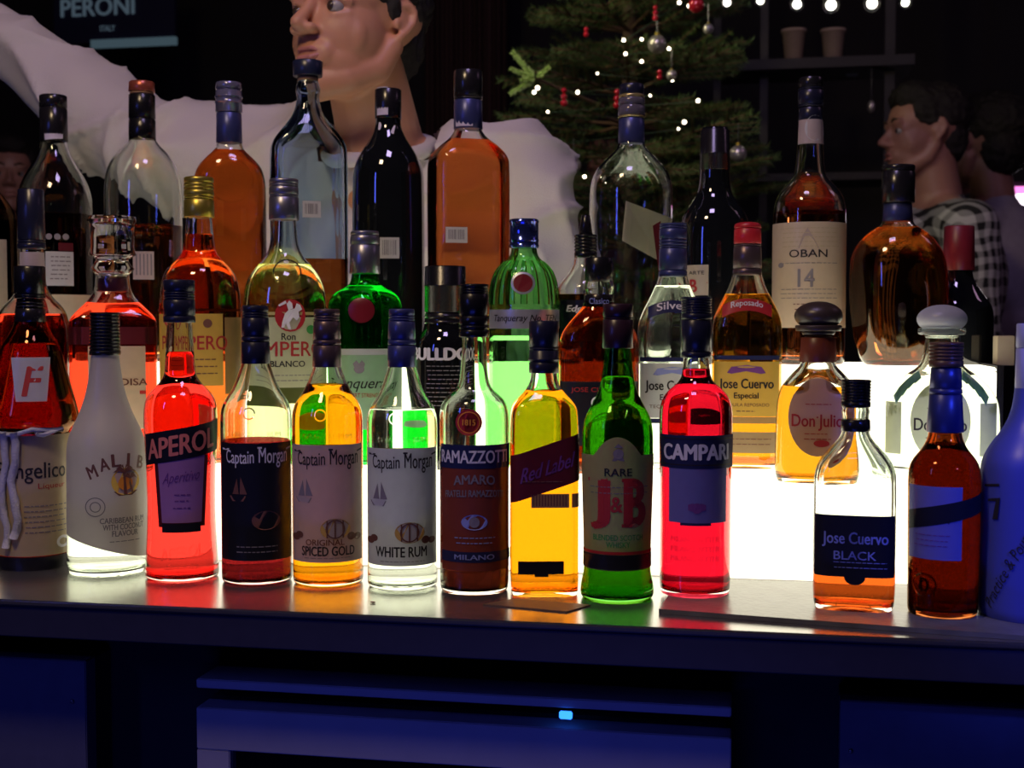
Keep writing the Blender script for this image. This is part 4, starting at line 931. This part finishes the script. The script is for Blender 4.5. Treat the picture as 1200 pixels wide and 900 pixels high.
body = hd + [('c', [(nt_, .058), (nb, .066)]), ('e', nb+Vector((0, .02, -.02)), (.095, .06, .05)), ('c', [(nb + Vector((0, 0.01, -.02)), .07), (nb + Vector((0.02, 0.02, -.28)), .12), (Vector((nb.x+.02, 0.02, hipz-0.02)), .13)]),
             ('c', [(Ls, .055), (El, .044), (Wr, .030)]), ('c', [(nb+Vector((0, .01, -.05)), .06), (Ls, .055)]), ('c', [(nb+Vector((0, .01, -.05)), .06), (Rs, .055)]),
             ('c', [(Rs, .055), (Re, .042), (Rw, .030)])]
for sx in (-1, 1): body.append(('c', [(Vector((nb.x+.02+sx*.09, .02, hipz-.02)), .085), (Vector((nb.x+.02+sx*.10, .01, .52)), .06), (Vector((nb.x+.02+sx*.10, .03, .09)), .042), (Vector((nb.x+.02+sx*.11, -.09, .035)), .03)]))
body += hand_prims(Wr, d_, (0, -1, 0.2), 1.0, 0.3)
body += hand_prims(Rw, (Rw-Re).normalized(), (1, -.3, 0), 1.0, 0.5)
organic('body', body, 0.0030, 7, skin_a, bt)
face_bits(bt, Mh, K)
hair = [('e', (0, .034, .052), (.0785, .094, .079)), ('e', (0, -.020, .088), (.064, .066, .042)), ('e', (0, .062, -.008), (.062, .052, .062))]
for s in (-1, 1): hair += [('e', (s*.062, -.008, .055), (.018, .046, .040)), ('e', (s*.0715, -.004, .026), (.007, .012, .026))]
organic('hair', xf(hair, Mh, K), 0.004, 2, hair_m, bt, disp=lambda c: 0.004*noise.noise(c*90))
shirt_m = P('white_sweatshirt_cotton', (0.62, 0.58, 0.60), 0.85, bump=0.35, bs=500, var=0.06, vs_=8, sheen=0.2)
pants_m = P('black_trousers', (0.02, 0.02, 0.025), 0.8)
def folds(c):
    q = Vector((c.x*6, c.y*4, c.z*6)); w_ = noise.noise(c*3 + Vector((4, 4, 1)))
    r1 = 1-abs(2.2*noise.noise(Vector((c.x*9 + c.z*5 + w_*2, c.y*3, c.z*3.5 - c.x*2)))); r2 = 1-abs(2.2*noise.noise(Vector((c.x*5 - c.z*12 + w_, c.y*4, c.z*6 + c.x*4 + 9))))
    f_ = noise.noise(q)*0.010 + 0.016*max(0, r1)**3 + 0.012*max(0, r2)**4 - 0.008
    return f_
Wc = El.lerp(Wr, 0.86); 
shirt = [('c', [(Ls, .082), (lo(250, 186, BY), .084), (lo(215, 182, BY), .084), (lo(165, 172, BY), .086), (lo(95, 121, BY-.02), .076), (lo(40, 72, BY-.03), .062), (Wc, .050)]),
         ('c', [(nb+Vector((-.01, .012, -.055)), .075), (Ls+Vector((0, 0, -.02)), .09)]), ('c', [(nb+Vector((.01, .012, -.055)), .075), (Rs, .082)]),
         ('e', nb + Vector((.0, .03, -.20)), (.225, .115, .17)), ('e', nb + Vector((-.01, .03, -.36)), (.27, .13, .24)), ('e', Vector((nb.x+.03, .02, hipz+.06)), (.185, .125, .12)),
         ('c', [(Rs, .085), (Rs.lerp(Re, .5), .080), (Re, .072), (Re.lerp(Rw, .8), .05)]), ('e', lo(250, 225, BY+.02), (.13, .06, .05)), ('e', lo(318, 285, BY+.04), (.135, .09, .15))]
def cut_neck(o, centre, rad, ax):
    """open the neckline: remove the cap of cloth around the neck and above it"""
    bm = bmesh.new(); bm.from_mesh(o.data)
    dv = [v for v in bm.verts if (v.co - centre).dot(ax) > 0 and ((v.co-centre) - ax*(v.co-centre).dot(ax)).length < rad]
    bmesh.ops.delete(bm, geom=dv, context='VERTS'); bm.to_mesh(o.data); bm.free()
sh = organic('sweatshirt', shirt, 0.007, 5, shirt_m, bt, disp=folds)
axn = Vector((0.0, -0.33, 1)).normalized(); ncn = nb + Vector((0.004, -.015, -.014))
cut_neck(sh, ncn, 0.088, axn)
u1 = axn.cross(Vector((1, 0, 0))).normalized(); u2 = axn.cross(u1)
col = [(ncn + (u1*math.cos(a)*.083 + u2*math.sin(a)*.076) + axn*.008, .012) for a in [2*PI*i/28 for i in range(29)]]
organic('collar', [('c', col)], 0.004, 2, shirt_m, bt)
cuff = [(Wc + d_*(-.005), .047), (Wc + d_*.035, .043)]
organic('cuff', [('c', cuff)], 0.004, 2, shirt_m, bt)
organic('trousers', [('c', [(Vector((nb.x+.02+sx*.075, .02, hipz-.01)), .115), (Vector((nb.x+.02+sx*.10, .01, .52)), .082), (Vector((nb.x+.02+sx*.10, .03, .12)), .068)]) for sx in (-1, 1)], 0.01, 3, pants_m, bt)
organic('shoe', [('c', [(Vector((nb.x+.02+sx*.105, .045, .045)), .045), (Vector((nb.x+.02+sx*.115, -.11, .036)), .036)]) for sx in (-1,)], 0.008, 2, blk, bt)
organic('shoe', [('c', [(Vector((nb.x+.02+sx*.105, .045, .045)), .045), (Vector((nb.x+.02+sx*.115, -.11, .036)), .036)]) for sx in (1,)], 0.008, 2, blk, bt)

# ---- people further back
def checked():
    m, nt, out = newmat('checked_cloth'); b = nt.nodes.new('ShaderNodeBsdfPrincipled'); nt.links.new(b.outputs[0], out.inputs[0]); b.inputs['Roughness'].default_value = 0.85
    tc = nt.nodes.new('ShaderNodeTexCoord'); sp = nt.nodes.new('ShaderNodeSeparateXYZ')
    nn = nz(nt, 4); av = nt.nodes.new('ShaderNodeVectorMath'); av.operation = 'MULTIPLY_ADD'; av.inputs[1].default_value = (.12, .12, .12)
    nt.links.new(nn.outputs['Color'], av.inputs[0]); nt.links.new(tc.outputs['Object'], av.inputs[2]); nt.links.new(av.outputs[0], sp.inputs[0])
    ad = nt.nodes.new('ShaderNodeMath'); ad.operation = 'ADD'; nt.links.new(sp.outputs[0], ad.inputs[0]); nt.links.new(sp.outputs[1], ad.inputs[1])
    cells = []
    for src in (ad.outputs[0], sp.outputs[2]):
        a = nt.nodes.new('ShaderNodeMath'); a.operation = 'MULTIPLY'; a.inputs[1].default_value = 26; nt.links.new(src, a.inputs[0])
        c = nt.nodes.new('ShaderNodeMath'); c.operation = 'FRACT'; nt.links.new(a.outputs[0], c.inputs[0])
        g = nt.nodes.new('ShaderNodeMath'); g.operation = 'GREATER_THAN'; g.inputs[1].default_value = 0.5; nt.links.new(c.outputs[0], g.inputs[0]); cells.append(g)
    s_ = nt.nodes.new('ShaderNodeMath'); s_.operation = 'ADD'; nt.links.new(cells[0].outputs[0], s_.inputs[0]); nt.links.new(cells[1].outputs[0], s_.inputs[1])
    h = nt.nodes.new('ShaderNodeMath'); h.operation = 'MULTIPLY'; h.inputs[1].default_value = 0.5; nt.links.new(s_.outputs[0], h.inputs[0])
    r = nt.nodes.new('ShaderNodeMix'); r.data_type = 'RGBA'; r.inputs[6].default_value = (.01, .01, .012, 1); r.inputs[7].default_value = (.55, .55, .55, 1)
    nt.links.new(h.outputs[0], r.inputs[0]); nt.links.new(r.outputs[2], b.inputs['Base Color']); return m
def guest(px, py, Y, yaw, label, shirt_mat, k=1.0, tilt=0, name_cloth='shirt', wide=1.0):
    """standing guest: head centre seen at px,py; yaw 0 faces the camera, positive turns towards picture left"""
    h = atY(px, py, Y); r = person((h.x, Y, 0), label); h = h - r.location
    M = Matrix.Translation(h) @ Matrix.Rotation(TH - math.radians(yaw), 4, 'Z') @ Matrix.Rotation(math.radians(tilt), 4, 'X')
    B_ = Matrix.Translation((h.x, 0, h.z+.045)) @ Matrix.Rotation(TH - math.radians(yaw), 4, 'Z')
    def q(x, y, z): return B_ @ Vector((x, y, z))
    pr = xf(make_head_prims(), M, k) + [('c', [(M @ Vector((0, .022, -.06)), .058), (q(0, .04, -.20), .062), (q(0, .04, -.62), .12)])]
    for s in (-1, 1):
        pr += [('c', [(q(0, .04, -.24), .055), (q(s*.17, .05, -.29), .055), (q(s*.21, .04, -.58), .042), (q(s*.17, -.14, -.76), .03)])]
        pr += hand_prims(q(s*.17, -.14, -.76), (q(s*.12, -.3, -.80) - q(s*.17, -.14, -.76)), (0, 0, 1), 1.0, .35)
    zh = -(h.z+.045)
    for s in (-1, 1): pr.append(('c', [(q(s*.07, .04, -.66), .10), (q(s*.09, .02, zh+.50), .06), (q(s*.09, .04, zh+.09), .042), (q(s*.10, -.09, zh+.035), .03)]))
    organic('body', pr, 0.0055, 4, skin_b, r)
    face_bits(r, M, k)
    organic('hair', xf([('e', (0, .034, .055), (.083, .096, .082)), ('e', (0, -.025, .092), (.066, .066, .046)), ('e', (0, .066, -.01), (.066, .05, .07)), ('e', (.064, -.01, .055), (.018, .046, .042)), ('e', (-.064, -.01, .055), (.018, .046, .042))], M, k), 0.006, 2, hair_m, r, disp=lambda c: 0.006*noise.noise(c*70))
    cl = [('e', q(0, .05, -.42), (.17*wide, .12*wide, .22)), ('e', q(0, .05, -.60), (.165*wide, .125*wide, .14)), ('c', [(q(0, .05, -.235), .068), (q(0, .05, -.30), .09)])]
    for s in (-1, 1): cl.append(('c', [(q(0, .05, -.27), .075), (q(s*.17*wide, .05, -.30), .072), (q(s*.215*wide, .04, -.58), .062), (q(s*.18, -.10, -.72), .046)]))
    o = organic(name_cloth, cl, 0.010, 4, shirt_mat, r, disp=lambda c: 0.006*noise.noise(c*9))
    organic('trousers', [('c', [(q(s*.07, .04, -.68), .115), (q(s*.09, .02, zh+.50), .08), (q(s*.09, .04, zh+.11), .066)]) for s in (-1, 1)], 0.012, 2, pants_m, r)
    for s in (-1, 1): organic('shoe', [('c', [(q(s*.095, .05, zh+.045), .045), (q(s*.10, -.11, zh+.036), .036)])], 0.009, 2, blk, r)
    return r
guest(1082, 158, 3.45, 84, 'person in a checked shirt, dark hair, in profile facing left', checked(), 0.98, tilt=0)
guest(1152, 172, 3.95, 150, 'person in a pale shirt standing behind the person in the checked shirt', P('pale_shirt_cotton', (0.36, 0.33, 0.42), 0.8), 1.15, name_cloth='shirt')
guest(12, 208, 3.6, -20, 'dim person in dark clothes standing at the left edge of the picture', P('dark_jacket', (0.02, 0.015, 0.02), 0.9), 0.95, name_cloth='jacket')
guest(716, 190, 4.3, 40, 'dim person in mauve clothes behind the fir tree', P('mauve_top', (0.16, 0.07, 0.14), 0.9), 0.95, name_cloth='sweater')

# ================================================================== fir tree
TC = atY(735, 380, 3.15); TC.z = 0
tr = empty('fir_tree', TC); tag(tr, 'decorated fir tree with small lights standing behind the bartender', 'tree')
rnd = random.Random(5)
organic('trunk', [('c', [((0, 0, 0.02), .045), ((0.01, 0, 1.2), .032), ((0, 0, 2.45), .012)])], 0.012, 1, P('fir_bark', (0.10, 0.06, 0.04), 0.9, bump=0.8, bs=60), tr)
nv = []; nf = []; bv = []; bf = []
def needles(p, d, l, dens, nl):
    n_ = int(l*dens); a1 = d.cross(Vector((0, 0, 1))).normalized(); a2 = d.cross(a1)
    for i in range(n_):
        t = i/n_; q = p + d*l*t; an = rnd.uniform(0, 2*PI); s_ = (a1*math.cos(an) + a2*math.sin(an)); dd = (s_*0.9 + d*0.75).normalized()
        L_ = nl*rnd.uniform(.7, 1.1)*(1 - .35*t); w_ = d*0.0016; k = len(nv)
        nv.extend([q-w_, q+w_, q+dd*L_]); nf.append((k, k+1, k+2))
def stick(p, e, r0, r1):
    d = (e-p).normalized(); a1 = d.cross(Vector((0.1, 0.2, 1))).normalized(); a2 = d.cross(a1); k = len(bv)
    for c, r in ((p, r0), (e, r1)):
        for i in range(5): bv.append(c + (a1*math.cos(2*PI*i/5) + a2*math.sin(2*PI*i/5))*r)
    for i in range(5): bf.append((k+i, k+(i+1) % 5, k+5+(i+1) % 5, k+5+i))
tips = []
z = 1.20
while z < 2.45:
    R_ = 0.50*(1-(z-1.20)/1.6)**0.8
    nb_ = 7
    off = rnd.uniform(0, 1)
    for i in range(nb_):
        an = 2*PI*(i+off+rnd.uniform(-.2, .2))/nb_; d = Vector((math.cos(an), math.sin(an), rnd.uniform(-.12, .22))).normalized(); l = R_*rnd.uniform(.75, 1.05); p = Vector((0, 0, z))
        e = p + d*l; stick(p, e, .006, .002); needles(p + d*l*.25, d, l*.8, 800, .026)
        sdv = d.cross(Vector((0, 0, 1))).normalized()
        for j in range(5):
            t = .3 + .14*j
            for s in (-1, 1):
                d2 = (d*.75 + sdv*s*.8 + Vector((0, 0, rnd.uniform(-.15, .2)))).normalized(); l2 = l*(1-t)*.75 + .03; p2 = p + d*l*t
                stick(p2, p2+d2*l2, .003, .001); needles(p2, d2, l2, 760, .024)
        tips.append(e)
    z += 0.075
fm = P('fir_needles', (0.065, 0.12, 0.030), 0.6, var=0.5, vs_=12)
o = mesh('foliage', nv, nf, fm, tr, smooth=False); o['kind'] = 'stuff'
o = mesh('branches', bv, bf, P('fir_twig', (0.12, 0.07, 0.04), 0.9), tr, smooth=False); o['kind'] = 'stuff'
# pale lit tip, upper left
nv = []; nf = []
q0 = atY(628, 92, 2.72)

for ex, ey in ((603, 64), (601, 82), (612, 94), (642, 80), (601, 108)):
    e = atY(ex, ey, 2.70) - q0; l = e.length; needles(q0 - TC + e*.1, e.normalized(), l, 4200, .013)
o = mesh('lit_sprig', nv, nf, P('lit_fir_needles', (0.50, 0.70, 0.22), 0.5), tr, smooth=False); o['kind'] = 'stuff'; o['label'] = 'pale green sprig tip in bright light'  # paler needle colour carries the bright light on this tip
bv = []; bf = []; e = TC + Vector((0, 0, q0.z-0.02)) - q0; e = e*0.7
stick(q0 - TC, q0 - TC + e, .003, .006); mesh('twig', bv, bf, MATS['fir_twig'], tr)
spot('sprig_spot', (q0.x-0.4, q0.y-0.7, q0.z+0.5), q0 + Vector((-.03, 0, 0.02)), 9, (1, 1, 0.75), 11, 0.6, 0.02)
# fairy lights: one string with its bulbs
fl = empty('fairy_lights', TC + Vector((0, 0, 1.5))); tag(fl, 'string of tiny warm lights wound round the fir tree', 'string lights')
glow = E('warm_bulb_glow', (1.0, 0.82, 0.60), 9)
pts = [(630, 103), (626, 108), (642, 131), (640, 170), (654, 184), (685, 207), (700, 86), (731, 47), (733, 63), (752, 72), (784, 57), (788, 94), (762, 112), (818, 118), (802, 143), (795, 151), (752, 46), (807, 7), (796, 3), (677, 108)]
bm0 = bmesh.new(); bmesh.ops.create_icosphere(bm0, subdivisions=2, radius=.0036); me0 = bpy.data.meshes.new('fairy_bulb'); bm0.to_mesh(me0); bm0.free(); me0.materials.append(glow)
Pw = []
for i, (x, y) in enumerate(pts):
    c = atY(x, y, 2.76 + 0.12*((i*7) % 5)/5) - fl.location; Pw.append(c)
    o = bpy.data.objects.new('bulb', me0); C.objects.link(o); o.parent = fl; o.location = c; s_ = rnd.uniform(.7, 1.35); o.scale = (s_, s_, s_)
def tube(name, pts, r, mat, parent, n=6):
    v = []; f = []
    for i, p in enumerate(pts):
        t = (pts[min(i+1, len(pts)-1)] - pts[max(i-1, 0)]).normalized(); a = t.cross(Vector((0.1, 0.9, 0.3))).normalized(); c = t.cross(a)
        v += [p + (a*math.cos(2*PI*k/n) + c*math.sin(2*PI*k/n))*r for k in range(n)]
    for i in range(len(pts)-1):
        for k in range(n): f.append((i*n+k, i*n+(k+1) % n, (i+1)*n+(k+1) % n, (i+1)*n+k))
    return mesh(name, v, f, mat, parent)
tube('wire', [c + Vector((0, .009, 0)) for c in sorted(Pw, key=lambda c: c.z)], .0009, P('green_wire', (.01, .04, .015), .6), fl)
# baubles
sil = P('silver_bauble', (0.62, 0.60, 0.56), 0.28, 0.7); redb = P('red_bead_glass', (0.65, 0.02, 0.04), 0.12, 0.2, coat=1)
def bauble(x, y, r, Y, lab):
    c = atY(x, y, Y); rr = r*Y*1.02/F; o = empty('bauble', c - Vector((0, 0, rr))); tag(o, lab, 'bauble', 'silver baubles on the fir tree')
    bm = bmesh.new(); bmesh.ops.create_uvsphere(bm, u_segments=28, v_segments=18, radius=rr); frombm('ball', bm, sil, o, True).location = (0, 0, rr)
    bm = bmesh.new(); bmesh.ops.create_cone(bm, cap_ends=True, segments=12, radius1=rr*.28, radius2=rr*.24, depth=rr*.35); frombm('hanger_cap', bm, goldc, o).location = (0, 0, 2.1*rr)
    bm = bmesh.new(); bmesh.ops.create_cone(bm, cap_ends=True, segments=6, radius1=.0006, radius2=.0006, depth=.04); frombm('thread', bm, silver, o).location = (0, 0, 2.2*rr+.02)
for a_ in ((770, 52, 10.5, 2.72, 'larger matt silver bauble among the warm lights in the middle of the tree'), (830, 34, 6, 2.8, 'small silver bauble hanging at the upper right of the tree'), (865, 180, 9.5, 2.7, 'silver bauble hanging lowest at the right, above the black bottle'),
           (787, 88, 6, 2.78, 'small dull bauble just above a warm light, right of the banded bottle neck'), (672, 194, 9, 2.86, 'pale bauble at the lower left beside the white sleeve')): bauble(*a_)
def beads(x, y, n_, r, lab):
    c = atY(x, y, 2.70); rr = r*2.8/F; o = empty('bead_ornament', c - Vector((0, 0, rr*n_))); tag(o, lab, 'ornament', 'red beaded ornaments on the fir tree')
    for k in range(n_):
        bm = bmesh.new(); q = rr*(1-.12*k); bmesh.ops.create_uvsphere(bm, u_segments=16, v_segments=10, radius=q); frombm('bead', bm, redb, o, True).location = (0, 0, rr*(1+1.7*k))
for a_ in ((661, 112, 3, 4.2, 'red three-bead ornament low at the left of the tree'), (723, 114, 3, 4.4, 'red three-bead ornament beside the gold-banded bottle neck'), (773, 87, 2, 3.4, 'small red bead pair below the large silver bauble'), (687, 37, 2, 3.2, 'small red bead pair high at the left of the tree'),
           (768, 14, 3, 3.4, 'red bead ornament high in the middle of the tree'), (816, 6, 1, 9, 'large dark red ball at the top right of the tree')): beads(*a_)
spot('tree_light_left', TC + Vector((-0.75, -0.75, 2.15)), TC + Vector((-.1, -.2, 1.9)), 9.0, (1.0, 0.88, 0.5), 55)

# ================================================================== far background
YW = 3.9
sf = empty('wall_shelf', atY(955, 73, YW)); tag(sf, 'dark open wall shelf carrying two pots at upper right', 'shelf')
dk2 = P('dark_shelf_metal', (0.022, 0.020, 0.024), 0.6)
def wbox(n, x0, y0, x1, y1, Y, th, m, root, bev=0.0):
    a = atY(x0, y0, Y); b_ = atY(x1, y1, Y); q = root.location
    return box(n, (a.x-q.x, Y-q.y, min(a.z, b_.z)-q.z), (b_.x-q.x, Y+th-q.y, max(a.z, b_.z)-q.z), m, root, bev)
wbox('shelf_board', 838, 71.5, 1072, 75, YW-.06, .22, dk2, sf)
wbox('shelf_board', 838, 205, 1072, 209, YW-.06, .22, dk2, sf)
for x in (838, 893, 1040): wbox('post', x, -160, x+4, 420, YW+.0, .02, dk2, sf)
dsm = wbox('oval_light', 991, 83, 1006, 89, YW+.05, .01, silver, sf, 0.004)  # small oval light, drawn as a plain silver plate
for i, (x, lab) in enumerate(((930, 'left one of two pale pots on the wall shelf'), (976, 'right one of two pale pots on the wall shelf'))):
    c = atY(x, 71.5, YW+.04); r0 = 10*YW/F; h_ = 34*YW/F
    o = empty('plant_pot', (c.x, c.y, c.z+.0005)); tag(o, lab, 'pot', 'pots on the wall shelf')
    bm = bmesh.new(); n_ = 32
    prf = [(0.0005, 0), (r0, 0), (r0*1.32, h_), (r0*1.40, h_), (r0*1.40, h_*.93), (r0*1.44, h_*.93), (r0*1.44, h_*1.02), (r0*1.24, h_*1.02), (r0*.95, h_*.05), (0.0005, h_*.05)]
    rg = [[bm.verts.new((r*math.cos(2*PI*k/n_), r*math.sin(2*PI*k/n_), zz)) for k in range(n_)] for r, zz in prf]
    for A_, B2 in zip(rg, rg[1:]):
        for k in range(n_): bm.faces.new((A_[k], A_[(k+1) % n_], B2[(k+1) % n_], B2[k]))
    frombm('pot_wall', bm, P('pot_clay%d' % i, (0.50, 0.38, 0.32), 0.6), o, True)
spot('shelf_light', atY(955, 60, 3.0)+Vector((0, 0, .75)), atY(955, 60, YW), 1.3, (1.0, .85, .7), 48)
# festoon string
fs = empty('festoon_lights', atY(955, 0, 3.0)); tag(fs, 'string of glowing round bulbs along the top right of the picture', 'string lights')
bglow = E('festoon_glow', (1.0, 0.93, 0.82), 9)
fp = [(852, 3, 6.5), (891, 1, 6), (934, 5, 7.5), (974, 6, 9), (1022, 4, 9), (1061, 3, 6.5)]
for x, y, r in fp:
    c = atY(x, y, 3.0) - fs.location; rr = r*3.1/F
    bm = bmesh.new(); bmesh.ops.create_uvsphere(bm, u_segments=24, v_segments=16, radius=rr); bl_ = frombm('bulb', bm, G('bulb_glass_%d' % x, (.95, .95, .95), 1.2, .25), fs, True); bl_.location = c
    bm = bmesh.new(); bmesh.ops.create_uvsphere(bm, u_segments=14, v_segments=10, radius=rr*.5); frombm('filament_glow', bm, bglow, bl_, True)
    bm = bmesh.new(); bmesh.ops.create_cone(bm, cap_ends=True, segments=14, radius1=rr*.55, radius2=rr*.45, depth=rr*1.6); frombm('socket', bm, blk, fs, True).location = c + Vector((0, 0, rr*1.6))
tube('cable', [atY(x, -16-5*math.cos((x-852)*2*PI/41), 3.0)-fs.location for x in range(800, 1121, 8)], .003, blk, fs, 8)
# hanging small ornament, glass-like
c = atY(1021, 125, 3.86); o = empty('hanging_pendant', c); tag(o, 'small dim glass pendant hanging left of the profile head', 'pendant')
bm = bmesh.new(); bmesh.ops.create_uvsphere(bm, u_segments=16, v_segments=12, radius=.011, matrix=Matrix.Diagonal((1, 1, 1.7, 1))); frombm('drop', bm, sil, o, True)
bm = bmesh.new(); bmesh.ops.create_cone(bm, cap_ends=True, segments=6, radius1=.0008, radius2=.0008, depth=.124); frombm('thread', bm, silver, o).location = (0, 0, .068)
# lit screen right
sc_ = empty('lit_screen', atY(1225, 240, 4.4)); tag(sc_, 'glowing white and magenta screen at the right edge', 'screen')
wbox('screen_panel', 1170, 226, 1290, 262, 4.40, .02, E('screen_white', (1.0, 0.88, 1.0), 3.2), sc_); wbox('magenta_strip', 1170, 219, 1290, 225.6, 4.395, .02, E('screen_magenta', (1.0, 0.25, 0.75), 1.6), sc_)
wbox('housing', 1164, 214, 1296, 268, 4.421, .03, dark, sc_)
# beer sign upper left
sg = empty('beer_sign', atY(120, 10, 4.2)); tag(sg, 'dim blue beer sign with pale capitals at the upper left', 'sign')
wbox('sign_panel', 62, -45, 205, 46, 4.20, .02, P('sign_navy', (0.012, 0.014, 0.05), 0.5), sg)
wbox('light_bar', 106, 46.8, 205, 51.5, 4.19, .02, E('sign_bar_glow', (0.25, 0.40, 0.50), 0.16), sg)
sgl = E('sign_letters_glow', (0.22, 0.32, 0.42), 0.2)
for st, x, y, h_, w_ in (('PERONI', 114, 8, 22, 98), ('ITALY', 126, 33, 7, 20)):
    v, f = glyphs(st, 0.03, 0.0); xs_ = [p[0] for p in v]; ys_ = [p[1] for p in v]; c = atY(x, y, 4.194) - sg.location; k = 4.3/F
    out = [Vector((c.x + ((p[0]-min(xs_))/(max(xs_)-min(xs_))-.5)*w_*k, c.y, c.z + ((p[1]-min(ys_))/(max(ys_)-min(ys_))-.5)*h_*k)) for p in v]
    mesh('lettering', out, f, sgl, sg, smooth=False)
# curtain behind the bartender
v = []; f = []; n_ = 60
for i in range(n_+1):
    c = atY(498+i*1.6, 0, 4.6+0.03*math.sin(i*0.9)+.01*math.sin(i*2.3))
    v += [(c.x, c.y, 0.03), (c.x, c.y, 3.0)]
for i in range(n_): f.append((2*i, 2*i+2, 2*i+3, 2*i+1))
cu_ = mesh('curtain', v, f, P('dark_red_curtain', (0.05, 0.022, 0.02), 0.9)); tag(cu_, 'dark folded curtain hanging behind the bartender and the tree', 'curtain')
